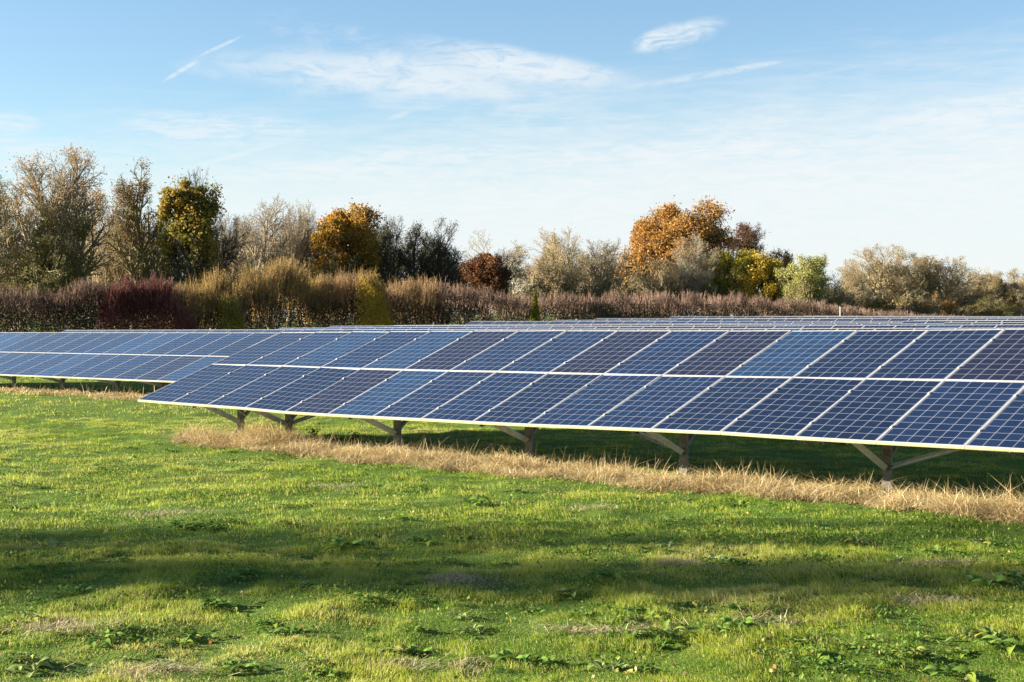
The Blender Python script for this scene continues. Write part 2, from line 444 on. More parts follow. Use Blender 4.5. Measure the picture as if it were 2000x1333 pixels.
# far rows: (row, start px, y of top at the start, y of top at the right border)
FAR = [(2, 127, 645, 640.5), (3, 545, 641, 634), (4, 645, 637, 631.5), (5, 770, 635.5, 628.5), (6, 920, 627.8, 627.5), (7, 1085, 625.5, 624.5),
       (8, 1165, 622, 622.5), (9, 1312, 617.8, 620.5), (10, 1493, 617.6, 619.2), (11, 1570, 617.2, 618.2)]
ORD = {2: 'third', 3: 'fourth', 4: 'fifth', 5: 'sixth', 6: 'seventh', 7: 'eighth', 8: 'ninth', 9: 'tenth', 10: 'eleventh', 11: 'twelfth and farthest'}
top_off = U * 3.33
for (r_, px, ya, yb) in FAR:
    rt = r_ * PITCH + math.hypot(top_off[0], top_off[1]) * .995
    ka = k_at(px, rt); kb = k_at(2000, rt)
    xa, yya = xy(ka, rt); xb, yyb = xy(kb, rt)
    za = CZ + (HY - ya) / F * yya; zb = CZ + (HY - yb) / F * yyb
    o3 = np.array([*xy(0, r_ * PITCH), 0.0])
    sl = (zb - za) / (kb - ka)
    f = lambda k, za=za, sl=sl, ka=ka: za + sl * (k - ka) - top_off[2]
    n = min(46, int((kb - ka + 3) / 1.01) + 1)
    gaps = []
    if r_ == 4: gaps = [(k_at(1800, rt), .025)]
    if r_ == 5: gaps = [(k_at(1760, rt), .05), (k_at(1960, rt), .03)]
    if r_ == 6: gaps = [(k_at(1765, rt), .04)]
    if r_ == 7: gaps = [(k_at(1310, rt), .06)]
    build_row(r_, ka, n, o3, f, ORD[r_] + ' solar row from the front, thin strip ' + ('mostly hidden behind the second row' if r_ == 2 else 'starting %s' % {
        3: 'below the golden hedge\'s left end', 4: 'below the golden hedge shrubs', 5: 'below the yellow-green bush', 6: 'left of the small conifer',
        7: 'right of the small conifer', 8: 'left of the big orange oak', 9: 'below the big orange oak', 10: 'below the yellow willows', 11: 'near the pole mast'}[r_]), 0, gaps=gaps,
        palette=lambda c, l: random.choices([0, 1, 3, 2], [5, 1.5, 3, 1])[0])

# ------------------------------------------------------------------ blades
def blades(name, pos, h, w, az, lean, leanaz, col, mat, nseg=2, tipc=1.25, curl=None):
    n = len(pos); L = []
    sv = np.stack([np.cos(az), np.sin(az), np.zeros(n)], 1); ld = np.stack([np.cos(leanaz), np.sin(leanaz), np.zeros(n)], 1)
    ts = np.linspace(0, 1, nseg + 1); C = []
    for i, t in enumerate(ts):
        c = pos + ld * (h * lean * t ** 1.6)[:, None]
        c[:, 2] += h * (t - .45 * np.minimum(lean, 1.6) * t * t)
        if curl is not None: c = c + curl * (t * t * h)[:, None]
        if i < nseg:
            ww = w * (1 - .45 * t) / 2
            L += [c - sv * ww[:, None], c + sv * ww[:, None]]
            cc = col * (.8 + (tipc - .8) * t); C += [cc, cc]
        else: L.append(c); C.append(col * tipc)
    k = 2 * nseg + 1
    V = np.stack(L, 1).reshape(-1, 3); CC = np.clip(np.stack(C, 1).reshape(-1, 3), 0, 1)
    b = np.arange(n)[:, None] * k
    Q = [b + np.array([2 * i, 2 * i + 1, 2 * i + 3, 2 * i + 2]) for i in range(nseg - 1)]
    Tt = b + np.array([2 * nseg - 2, 2 * nseg - 1, 2 * nseg])
    fs = ([np.concatenate(Q)] if Q else []) + [Tt]
    return mesh_from(name, V, fs, [mat], col=CC)

# straw strip membership: rows 0,1,2... -> perp coordinate range
def strip_w(s, r, row):
    rr = r - row * PITCH
    edge = .75 * (fbm(s * 1.3 + row * 7, s * 0 + 3, 3) - .5)
    lo = (-.42 if row == 0 else -.45) + edge; hi = 1.05 + .4 * (fbm(s * .7 + 31, s * 0 + 8, 2) - .5)
    return np.clip(np.minimum(rr - lo, hi - rr) / .28, 0, 1)
DEAD = [(320, 1005, .5, .3), (110, 1243, .45, .3), (1190, 1240, .7, .2), (905, 1145, .45, .3), (1155, 1000, .35, .25), (650, 950, .4, .25), (330, 1322, .6, .2), (1830, 1108, .7, .15), (1510, 1215, .35, .2), (1330, 1110, .25, .2), (1820, 1180, .4, .2), (850, 1310, .4, .15)]
def ground_at(px, py):
    Y = CZ * F / (py - HY); return (px - 1000) / F * Y, Y
DEADW = [(*ground_at(a, b), c * .36, d * .20) for a, b, c, d in DEAD]
def dead(x, y):
    w = 0
    for a, b, c, d in DEADW:
        w = np.maximum(w, np.clip(1.5 - np.hypot((x - a) / c, (y - b) / (d * 2.2)) * (1 + 2.4 * (fbm(x * 5, y * 5, 2) - .5)), 0, 1))
    return np.clip(w, 0, 1)
def row_span(row): return (0.0 + .3, 30) if row == 0 else ((-26, 30) if row == 1 else (-34, 10))

def turf(n, ymin, ymax, nseg, wid, hs, name, label, xm=1.0):
    u = rng.random(n)
    yy = np.sqrt(u * (ymax ** 2 - ymin ** 2) + ymin ** 2)
    xx = (rng.random(n) * 2 - 1) * (yy * .36 + 3.2) * xm
    s, r = sr(xx, yy)
    keep = np.ones(n, bool)
    big = fbm(xx * .55 + 40, yy * .55, 3); med = fbm(xx * 2.3 + 11, yy * 2.3 + 4, 3); fine = fbm(xx * 7 + 2, yy * 7 + 9, 2)
    dw = dead(xx, yy)
    keep &= rng.random(n) < np.clip(.6 + 1.2 * (med - .3), .5, 1)
    keep &= rng.random(n) < 1 - .8 * dw
    for row in (0, 1):
        a, b = row_span(row); keep &= ~((strip_w(s, r, row) > rng.random(n)) & (s > a) & (s < b))
    xx, yy, big, med, fine, dw, s, r = [v[keep] for v in (xx, yy, big, med, fine, dw, s, r)]; n = len(xx)
    tuft = np.clip((med - .35) * 2.8, 0, 1) * (.6 + .8 * fine)
    h = hs * (.35 + .9 * tuft + 2.3 * np.clip(fine - .54, 0, 1)) * rng.uniform(.45, 1.35, n)
    h *= np.where(r > -1.2, .85, 1)
    pos = np.stack([xx, yy, gz(xx, yy) - .004], 1)
    # clumped colour: deep green patches and yellow-green patches
    g1 = np.array([.118, .222, .014]); g2 = np.array([.320, .365, .040]); g3 = np.array([.50, .45, .16]); st = np.array([.52, .43, .24])
    # lush green near the straw strip
    lush = np.clip((r + 3.5) / 2.5, 0, 1) * np.clip((1.0 - r) / .5, 0, 1)
    t = np.clip((big - .5) * 1.4 + (med - .5) * 2.2 + (fine - .5) * 1.2 + .5 + (rng.random(n) - .5) * .6 - lush * .35, 0, 1)[:, None]
    col = g1 * (1 - t) + g2 * t
    t3 = (rng.random(n) < .14 + .5 * np.clip((big - .52) * 3, 0, 1) + .6 * dw - lush * .08)[:, None]
    col = np.where(t3, g3 * rng.uniform(.6, 1.1, (n, 1)), col)
    t4 = (rng.random(n) < .03 + .7 * dw)[:, None]
    col = np.where(t4, st * rng.uniform(.5, 1.0, (n, 1)), col)
    col = col * rng.uniform(.75, 1.25, (n, 1))
    wind = 2.2 + (fbm(xx * .8, yy * .8 + 50, 2) - .5) * 5
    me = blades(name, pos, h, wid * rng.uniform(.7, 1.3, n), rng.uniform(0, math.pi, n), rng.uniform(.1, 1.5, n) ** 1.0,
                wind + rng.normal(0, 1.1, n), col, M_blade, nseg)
    o = link('grass', me); tag(o, label, 'grass', kind='stuff'); return o
turf(850000, 6.6, 13.2, 2, .0040, .043, 'grass', 'short rough green grass nearest the camera, mixed with dry blades')
turf(660000, 13.2, 31, 2, .0070, .045, 'grass', 'short green grass in the middle of the field up to the straw strip')
turf(260000, 31, 62, 1, .022, .06, 'grass', 'short green grass between and behind the first solar rows')

def straw_patch(n, x, y, hmul, cols, name, nseg=3, wid=.005, upright=.0):
    pass
def straw_strip(row, s0, s1, n, wid, name, label):
    s = rng.uniform(s0, s1, n); r = row * PITCH + rng.uniform(-.9, 1.9, n)
    k = strip_w(s, r, row) > rng.random(n) * .9
    if row == 0:   # rounded western end of the strip, mound around the first posts
        k &= (np.hypot((s - 2.4) / 1.5, (r - .45) / .95) < 1) | (s > 2.4)
    s, r = s[k], r[k]; n = len(s)
    x, y = xy(s, r); x = np.asarray(x); y = np.asarray(y)
    cl = fbm(x * 2.2 + 5, y * 2.2, 3)
    h = (.06 + .30 * np.clip(cl - .3, 0, 1)) * rng.uniform(.5, 1.3, n)
    if row == 0:
        mound = np.exp(-((s - 2.1) ** 2 / 2.2 + (r - .8) ** 2 / .5)); h *= 1 + 1.2 * mound
    h *= np.where(r - row * PITCH > .65, .5, 1) * (1 if row == 0 else np.where(s > -13, .95, .6))
    zoff = rng.uniform(0, 1, n) ** 1.5 * (.03 + .16 * np.clip(cl - .3, 0, 1))      # matted layers lying on each other
    if row == 0: zoff *= 1 + 1.3 * mound
    pos = np.stack([x, y, gz(x, y) + zoff], 1)
    a = np.array([.66, .50, .245]); b = np.array([.36, .25, .10]); c = np.array([.86, .72, .42])
    t = rng.random((n, 1)); col = np.where(t < .5, a * (.7 + .6 * t), np.where(t < .82, b, c)) * rng.uniform(.6, 1.2, (n, 1)) * (.72 + .6 * fbm(x * 3.1, y * 3.1 + 20, 3))[:, None]
    lean = np.abs(rng.normal(2.0, 1.1, n)); laz = rng.uniform(0, 2 * math.pi, n) * .75 + cl * 9
    curl = rng.normal(0, .5, (n, 3)); curl[:, 2] *= .7
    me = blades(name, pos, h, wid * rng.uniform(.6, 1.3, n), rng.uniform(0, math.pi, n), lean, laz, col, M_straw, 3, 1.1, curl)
    o = link('straw', me); tag(o, label, 'dry grass', kind='stuff')
    return o
straw_strip(0, .1, 24, 260000, .0058, 'straw', 'matted golden dry grass strip along the foot of the nearest solar row')
straw_strip(1, -24, 16, 70000, .018, 'straw', 'golden dry grass strip under the front of the second solar row')
straw_strip(2, -30, 8, 26000, .03, 'straw', 'dark brown dry grass strip behind the second solar row')
# tall stalks standing out of the strip
def stalks(n, row, s0, s1, wid, label, r0=.2, r1=1.7):
    s = rng.uniform(s0, s1, n); r = row * PITCH + rng.uniform(r0, r1, n)
    cl = fbm(s * 1.1 + 3, r * 0 + row * 9.3, 2); k = rng.random(n) < np.clip((cl - .3) * 3.2, .06, 1); s, r = s[k], r[k]; n = len(s)
    x, y = xy(s, r); x = np.asarray(x); y = np.asarray(y)
    h = rng.uniform(.14, .48, n); pos = np.stack([x, y, gz(x, y)], 1)
    col = np.array([.55, .42, .22]) * rng.uniform(.55, 1.15, (n, 1))
    me = blades('stalks', pos, h, wid * rng.uniform(.7, 1.2, n), rng.uniform(0, 3.14, n), np.abs(rng.normal(.35, .3, n)), rng.normal(0.3, .9, n), col, M_straw, 3, 1.0, rng.normal(0, .12, (n, 3)))
    tag(link('straw_stalks', me), label, 'dry grass', kind='stuff')
stalks(1100, 0, .8, 24, .007, 'tall bent straw stalks sticking up from the strip under the nearest row')
stalks(700, 1, -24, 14, .014, 'tall straw stalks at the foot of the second solar row')

# litter in the dead patches and fallen leaves
def litter():
    P = []
    for a, b, c, d in DEADW:
        m = int(3500 * c * d * 8); P.append(np.stack([a + rng.normal(0, c * .9, m) * (1 + .5 * rng.random()), b + rng.normal(0, d * 1.5, m)], 1))
    P = np.concatenate(P); n = len(P)
    pos = np.stack([P[:, 0], P[:, 1], gz(P[:, 0], P[:, 1]) + rng.uniform(0, .035, n)], 1)
    col = np.where(rng.random((n, 1)) < .5, np.array([.74, .62, .40]), np.array([.45, .34, .19])) * rng.uniform(.6, 1.2, (n, 1))
    me = blades('litter', pos, rng.uniform(.03, .11, n), .004 * rng.uniform(.6, 1.4, n), rng.uniform(0, 3.14, n), rng.uniform(1.2, 3.2, n), rng.uniform(0, 6.28, n), col, M_straw, 2, 1.0)
    tag(link('straw_litter', me), 'flattened patches of dead pale straw lying in the green turf', 'dead grass', kind='stuff')
litter()

def leaf_quads(pos, size, col=None, aspect=.7, up=.0, rg=rng):
    n = len(pos)
    a = rg.normal(0, 1, (n, 3)); a /= np.linalg.norm(a, axis=1)[:, None]
    b = rg.normal(0, 1, (n, 3)); b[:, 2] += up; b = np.cross(a, b); b /= np.linalg.norm(b, axis=1)[:, None]
    s = np.asarray(size).reshape(-1, 1) * np.ones((n, 1))
    V = np.stack([pos - a * s * .5, pos + b * s * aspect * .5, pos + a * s * .5, pos - b * s * aspect * .5], 1).reshape(-1, 3)
    Q = np.arange(n)[:, None] * 4 + np.arange(4)
    return V, Q

def fallen():
    n = 260; py = rng.uniform(960, 1345, n); px = rng.uniform(-60, 2060, n)
    x = np.empty(n); y = np.empty(n)
    for i in range(n): x[i], y[i] = ground_at(px[i], py[i])
    pos = np.stack([x, y, gz(x, y) + rng.uniform(.02, .05, n)], 1)
    V, Q = leaf_quads(pos, rng.uniform(.012, .034, n), aspect=.75)
    c = np.where(rng.random((n, 1)) < .4, np.array([.50, .20, .06]), np.where(rng.random((n, 1)) < .6, np.array([.48, .33, .18]), np.array([.55, .42, .06]))) * rng.uniform(.6, 1.1, (n, 1))
    tag(link('fallen_leaves', mesh_from('fallen_leaves', V, [Q], [M_straw], col=np.repeat(c, 4, 0))), 'tiny orange and tan fallen leaves scattered over the grass', 'fallen leaves', kind='stuff')
fallen()
def broadleaf():
    n = 130000; yy = np.sqrt(rng.random(n) * (24 ** 2 - 6.8 ** 2) + 6.8 ** 2); xx = (rng.random(n) * 2 - 1) * (yy * .36 + 1)
    s, r = sr(xx, yy); c = fbm(xx * 1.7 + 70, yy * 1.7 + 3, 3); k = (rng.random(n) < np.clip((c - .5) * 5, .03, 1)) & ((r < -.3) | (s < .3)); xx, yy = xx[k], yy[k]; n = len(xx)
    pos = np.stack([xx, yy, gz(xx, yy) + rng.uniform(.012, .05, n)], 1)
    V, Q = leaf_quads(pos, rng.uniform(.016, .036, n), aspect=.7, up=2)
    c = np.where(rng.random((n, 1)) < .6, np.array([.09, .17, .02]), np.array([.20, .25, .05])) * rng.uniform(.6, 1.25, (n, 1))
    tag(link('clover', mesh_from('clover', V, [Q], [M_dock], col=np.repeat(c, 4, 0))), 'small round-leaved clover and low herbs growing through the grass', 'ground cover', kind='stuff')
broadleaf()

# ------------------------------------------------------------------ dock weeds
def dock_mesh(seed, nl=12, L=.17, spread=1.0, green=(.10, .17, .03)):
    nl = int(nl * 2.2); L *= .72
    g = np.random.default_rng(seed); V = []; Q = []; C = []; n = 0
    for i in range(nl):
        az = g.uniform(0, 6.28); l = L * g.uniform(.5, 1.25); w = l * g.uniform(.22, .36); el = g.uniform(.3, 1.2); x0 = g.normal(0, .055, 2)
        dirn = np.array([math.cos(az), math.sin(az), 0]); sd = np.array([-math.sin(az), math.cos(az), 0])
        col = np.array(green) * g.uniform(.7, 1.5) * (np.array([1.5, 1.15, .9]) if g.random() < .2 else 1)
        m = 6
        roll = g.uniform(-.5, .5)
        for j in range(m + 1):
            t = j / m; a = el * (1 - 1.3 * t)
            c = np.array([x0[0], x0[1], .01]) + dirn * l * t * math.cos(el * .6) + np.array([0, 0, l * (math.sin(el) * t - .62 * t * t)])
            ww = w * (math.sin(math.pi * min(1, t * .93 + .07)) ** .8) / 2 * (1 + .12 * math.sin(j * 2.1 + i))
            upv = np.array([0, 0, ww * .45])
            sdr = sd * math.cos(roll) + np.array([0, 0, 1]) * math.sin(roll)
            V += [c - sdr * ww + upv, c, c + sdr * ww + upv]; C += [col * 1.0, col * 1.3, col * 1.0]
            if j < m:
                o = n + j * 3; Q += [[o, o + 1, o + 4, o + 3], [o + 1, o + 2, o + 5, o + 4]]
        n += (m + 1) * 3
    return mesh_from('dock', V, [np.array(Q)], [M_dock], col=np.array(C), smooth=True)
DOCK = [dock_mesh(11, 12, .16), dock_mesh(12, 16, .13), dock_mesh(13, 9, .20), dock_mesh(14, 14, .15, green=(.15, .20, .05)), dock_mesh(15, 18, .10, green=(.08, .15, .03)), dock_mesh(16, 10, .18, green=(.17, .22, .07))]
DPX = [(1830, 1085, 1.7, 'broad pale dock weed with cupped leaves on the right, above the straw streak'), (1400, 1095, 1.6, 'dark cluster of dock leaves right of centre in the shaded grass'),
       (1430, 1100, 1.5, 0), (1600, 1090, 1.5, 0), (1660, 1060, 1.6, 'spiky narrow-leaved weed rosette on the right of the field'), (1940, 1150, 1.9, 'large leafy dock clump at the right edge of the picture'), (1985, 1140, 1.6, 0),
       (410, 1035, 1.9, 'large dark dock clump on the left where the tree shadow begins'), (370, 1030, 1.6, 0), (30, 1095, 1.5, 0), (120, 1075, 1.3, 0), (150, 1160, 1.5, 'dock weed beside the dead straw patch at the lower left'), (70, 1190, 1.4, 0),
       (560, 1030, 1.3, 0), (680, 1070, 1.8, 'dark low dock clump left of centre'), (820, 1065, 1.5, 0), (905, 1055, 1.2, 0), (1060, 1060, 1.3, 0), (1210, 1050, 1.2, 0), (1300, 1070, 1.4, 0),
       (880, 1100, 1.3, 0), (990, 1105, 1.5, 'pale toothed weed rosette in the middle of the foreground'), (1100, 1165, 1.4, 0), (1170, 1140, 1.3, 0), (420, 1190, 1.5, 'grey-green weed rosette with long leaves at the lower left'), (380, 1245, 1.6, 0), (340, 1260, 1.5, 0),
       (200, 1260, 1.4, 0), (60, 1310, 1.5, 0), (160, 1315, 1.4, 0), (540, 1250, 1.2, 0), (760, 1280, 1.3, 0), (820, 1275, 1.1, 0), (1000, 1295, 1.7, 'flattened pale dock with curled brown leaves at the bottom centre'), (1060, 1300, 1.4, 0),
       (1250, 1225, 1.5, 0), (1290, 1250, 1.5, 0), (1200, 1310, 1.4, 0), (1620, 1310, 1.8, 'sprawling bright green weed at the bottom right of centre'), (1660, 1320, 1.5, 0), (1920, 1250, 1.7, 0), (1960, 1270, 1.6, 0), (1450, 1235, 1.4, 0),
       (1560, 1265, 1.2, 0), (1440, 985, 1.5, 'leafy weed clump just below the straw strip'), (1380, 990, 1.2, 0), (1900, 1065, 1.2, 0), (1960, 1065, 1.2, 0), (1500, 1050, 1.1, 0), (640, 870, 0.9, 0), (930, 985, 1.5, 'dark tufted weed below the middle of the nearest row'),
       (330, 875, 1.0, 0), (450, 880, 1.1, 0), (250, 815, 1.0, 0), (90, 860, 1.1, 0), (160, 960, 1.0, 0), (290, 930, 1.2, 0), (540, 940, 1.0, 0), (780, 1010, 1.0, 0), (30, 990, 1.0, 0), (230, 1090, 1.2, 0), (480, 1130, 1.1, 0), (600, 1160, 1.1, 0), (720, 1190, 1.1, 0), (900, 1215, 1.0, 0), (1340, 1180, 1.2, 0), (1720, 1200, 1.2, 0), (1780, 1290, 1.3, 0), (1860, 1320, 1.4, 0), (470, 1320, 1.3, 0), (640, 1330, 1.3, 0)]
for q in range(205):
    px = random.uniform(-30, 2030); py = 850 + 470 * random.random() ** .8
    x, y = ground_at(px, py); s_, r_ = sr(x, y)
    if r_ < -.5: DPX.append((px, py, random.uniform(.42, 1.0), 0))
for i, (px, py, sc, lab) in enumerate(DPX):
    x, y = ground_at(px, py)
    o = link('dock_weed', DOCK[(i * 5 + i // 3) % 6]); o.location = (x, y, gz1(x, y) + .004); o.rotation_euler = (0, 0, random.uniform(0, 6.28)); k = sc * random.uniform(.6, .8); o.scale = (k, k, k * .95)
    tag(o, lab or 'small low green dock weed growing among the grass, unlike the large clumps', 'weed', 'weeds growing in the grass')
def darkweed(px, py, hgt, lab):
    x, y = ground_at(px, py); g = np.random.default_rng(int(px)); st = []; P = []
    for i in range(9):
        az = g.uniform(0, 6.28); l = hgt * g.uniform(.6, 1); tip = np.array([math.cos(az) * l * .35, math.sin(az) * l * .35, l])
        for t in np.linspace(.25, 1, 14): P.append(tip * t + g.normal(0, .09 * hgt, 3))
        st.append(tip)
    root = empty('leafy_weed', (x, y, gz1(x, y)))
    V, Q = leaf_quads(np.array(P), .10 * hgt + .015, aspect=.6); c = np.tile(np.array([.04, .08, .02]), (len(V), 1))
    link('leaves', mesh_from('leaves', V, [Q], [M_dock], col=c), root)
    pos = np.zeros((9, 3)); T = np.array(st); h = T[:, 2]
    me = blades('stems', pos, h, np.full(9, .012), g.uniform(0, 3, 9), np.full(9, .35), np.arctan2(T[:, 1], T[:, 0]), np.tile([.05, .07, .02], (9, 1)), M_dock, 3)
    link('stems', me, root); tag(root, lab, 'weed')
darkweed(690, 862, .22, 'dark broad-leaved plant in the shadow under the nearest row')
darkweed(612, 858, .30, 'thin wispy weed beside the second post of the nearest row')

# ------------------------------------------------------------------ trees
def tubes(P0_, P1_, R0_, R1_, sides=4):
    n = len(P0_); w = P1_ - P0_; w = w / (np.linalg.norm(w, axis=1)[:, None] + 1e-9)
    ref = np.where(np.abs(w[:, 2:3]) > .9, np.array([[1., 0, 0]]), np.array([[0, 0, 1.]]))
    u = np.cross(ref, w); u /= np.linalg.norm(u, axis=1)[:, None]; v = np.cross(w, u)
    L = []
    for P, r in ((P0_, R0_), (P1_, R1_)):
        for i in range(sides):
            a = 2 * math.pi * i / sides; L.append(P + (u * math.cos(a) + v * math.sin(a)) * r[:, None])
    V = np.stack(L, 1).reshape(-1, 3); b = np.arange(n)[:, None] * (2 * sides)
    Q = [b + np.array([i, (i + 1) % sides, sides + (i + 1) % sides, sides + i]) for i in range(sides)]
    return V, np.concatenate(Q)

def grow_tree(seed, nkids=(8, 7, 6, 4, 3), ang=(42, 40, 42, 45, 48), lr=(.62, .6, .55, .55, .55), trop=.10, wob=.10, trunk_h=.35, stems=1, droop=0., r0=.028, fork=.15, first=.0):
    """unit-height tree: lists of segments per level (p0,p1,r0,r1) and tip points"""
    g = np.random.default_rng(seed); S = {i: [] for i in range(7)}; tips = []
    def rot(v, ang_, az):
        v = v / np.linalg.norm(v); ref = np.array([0, 0, 1.]) if abs(v[2]) < .95 else np.array([1., 0, 0])
        a = np.cross(v, ref); a /= np.linalg.norm(a); b = np.cross(v, a)
        return v * math.cos(ang_) + (a * math.cos(az) + b * math.sin(az)) * math.sin(ang_)
    def br(p, d, L, r, lvl):
        ns = (6, 5, 4, 3, 2, 1)[lvl]; pts = [p]; d = d / np.linalg.norm(d); rr = [r]
        for i in range(ns):
            d = d + g.normal(0, wob, 3) + np.array([0, 0, trop if lvl < 4 else -droop]); d /= np.linalg.norm(d)
            pts.append(pts[-1] + d * L / ns); rr.append(r * (1 - .78 * (i + 1) / ns) + .0006)
        for i in range(ns): S[lvl].append((pts[i], pts[i + 1], rr[i], rr[i + 1]))
        if lvl >= 3: tips.extend(pts[1:])
        if lvl >= len(nkids): return
        k = nkids[lvl]; az0 = g.uniform(0, 6.28); f0 = first if lvl == 0 else .18
        for j in range(k):
            t = f0 + (1 - f0) * (j + g.uniform(.2, .9)) / k; t = min(t, .99)
            q = t * ns; i = int(q); fr = q - i; pp = pts[i] * (1 - fr) + pts[i + 1] * fr; rad = rr[i] * (1 - fr) + rr[i + 1] * fr
            dd = pts[i + 1] - pts[i]
            nd = rot(dd, R(ang[lvl] * g.uniform(.65, 1.25)), az0 + j * 2.4 + g.uniform(-.4, .4))
            ln = L * lr[lvl] * (1.15 - .55 * t) * g.uniform(.75, 1.2)
            br(pp, nd, ln, min(rad * .8, r * .62), lvl + 1)
    for s in range(stems):
        a = g.uniform(0, 6.28); sp = 0 if stems == 1 else g.uniform(.10, .42)
        br(np.array([math.cos(a), math.sin(a), 0]) * .015 * (stems > 1), np.array([math.cos(a) * sp, math.sin(a) * sp, 1]), .8 * g.uniform(.85, 1.05), r0 if stems == 1 else r0 * .7, 0)
    out = {}
    for l, s in S.items():
        if s: out[l] = tuple(np.array([q[i] for q in s]) for i in range(4))
    tips = np.array(tips)
    allp = np.concatenate([o[1] for o in out.values()])
    zmax = np.percentile(allp[:, 2], 99.7); cx, cy = np.median(allp[:, 0]) * 0, 0
    rad = np.percentile(np.hypot(allp[:, 0], allp[:, 1]), 95)
    return out, tips, zmax, rad

BARK = {'grey': bark_mat('bark_grey', (.18, .145, .095), (.36, .29, .19)), 'olive': bark_mat('bark_olive', (.13, .11, .05), (.27, .22, .11)), 'tan': bark_mat('bark_tan', (.24, .185, .10), (.42, .34, .20)),
        'dark': bark_mat('bark_dark', (.045, .04, .03), (.09, .08, .055)), 'pale': bark_mat('bark_pale', (.24, .21, .15), (.40, .36, .27))}
LEAF = {'olive': leaf_mat('leaf_olive', [(.06, .06, .015), (.13, .12, .03), (.21, .16, .045)]),
        'brown': leaf_mat('leaf_brown', [(.08, .06, .025), (.17, .11, .045), (.27, .17, .07)]),
        'orange': leaf_mat('leaf_orange', [(.13, .085, .02), (.30, .16, .04), (.44, .235, .06), (.48, .31, .11)]),
        'greenorange': leaf_mat('leaf_greenorange', [(.08, .09, .02), (.18, .17, .03), (.34, .23, .04), (.54, .29, .06)]),
        'goldgreen': leaf_mat('leaf_goldgreen', [(.10, .11, .015), (.24, .18, .03), (.42, .21, .03), (.45, .17, .03)]),
        'russet': leaf_mat('leaf_russet', [(.05, .025, .012), (.12, .05, .02), (.24, .09, .02)]),
        'yellow': leaf_mat('leaf_yellow', [(.20, .15, .02), (.48, .34, .035), (.68, .46, .08)]),
        'yellowgreen': leaf_mat('leaf_yellowgreen', [(.08, .10, .012), (.26, .25, .025), (.50, .40, .045)]),
        'lime': leaf_mat('leaf_lime', [(.22, .24, .06), (.36, .36, .11), (.46, .42, .17)]),
        'dark': leaf_mat('leaf_dark', [(.018, .025, .008), (.035, .045, .014), (.06, .06, .02)]),
        'evergreen': leaf_mat('leaf_evergreen', [(.015, .035, .012), (.03, .06, .018), (.05, .08, .03)]),
        'tan': leaf_mat('leaf_tan', [(.16, .12, .05), (.28, .21, .10), (.36, .28, .15)]),
        'greygreen': leaf_mat('leaf_greygreen', [(.05, .055, .03), (.10, .10, .05), (.15, .13, .07)]),
        'maroon': leaf_mat('leaf_maroon', [(.03, .016, .011), (.14, .052, .038), (.36, .155, .11)]),
        'hedge_dark': leaf_mat('leaf_hedge_dark', [(.008, .009, .004), (.014, .014, .006), (.03, .022, .01), (.05, .035, .016), (.12, .09, .035)], .15),
        'hedge_pink': leaf_mat('leaf_hedge_pink', [(.13, .075, .06), (.22, .125, .10), (.32, .19, .15)]),
        'hedge_gold': leaf_mat('leaf_hedge_gold', [(.18, .12, .03), (.45, .30, .06), (.68, .50, .14)], .55)}

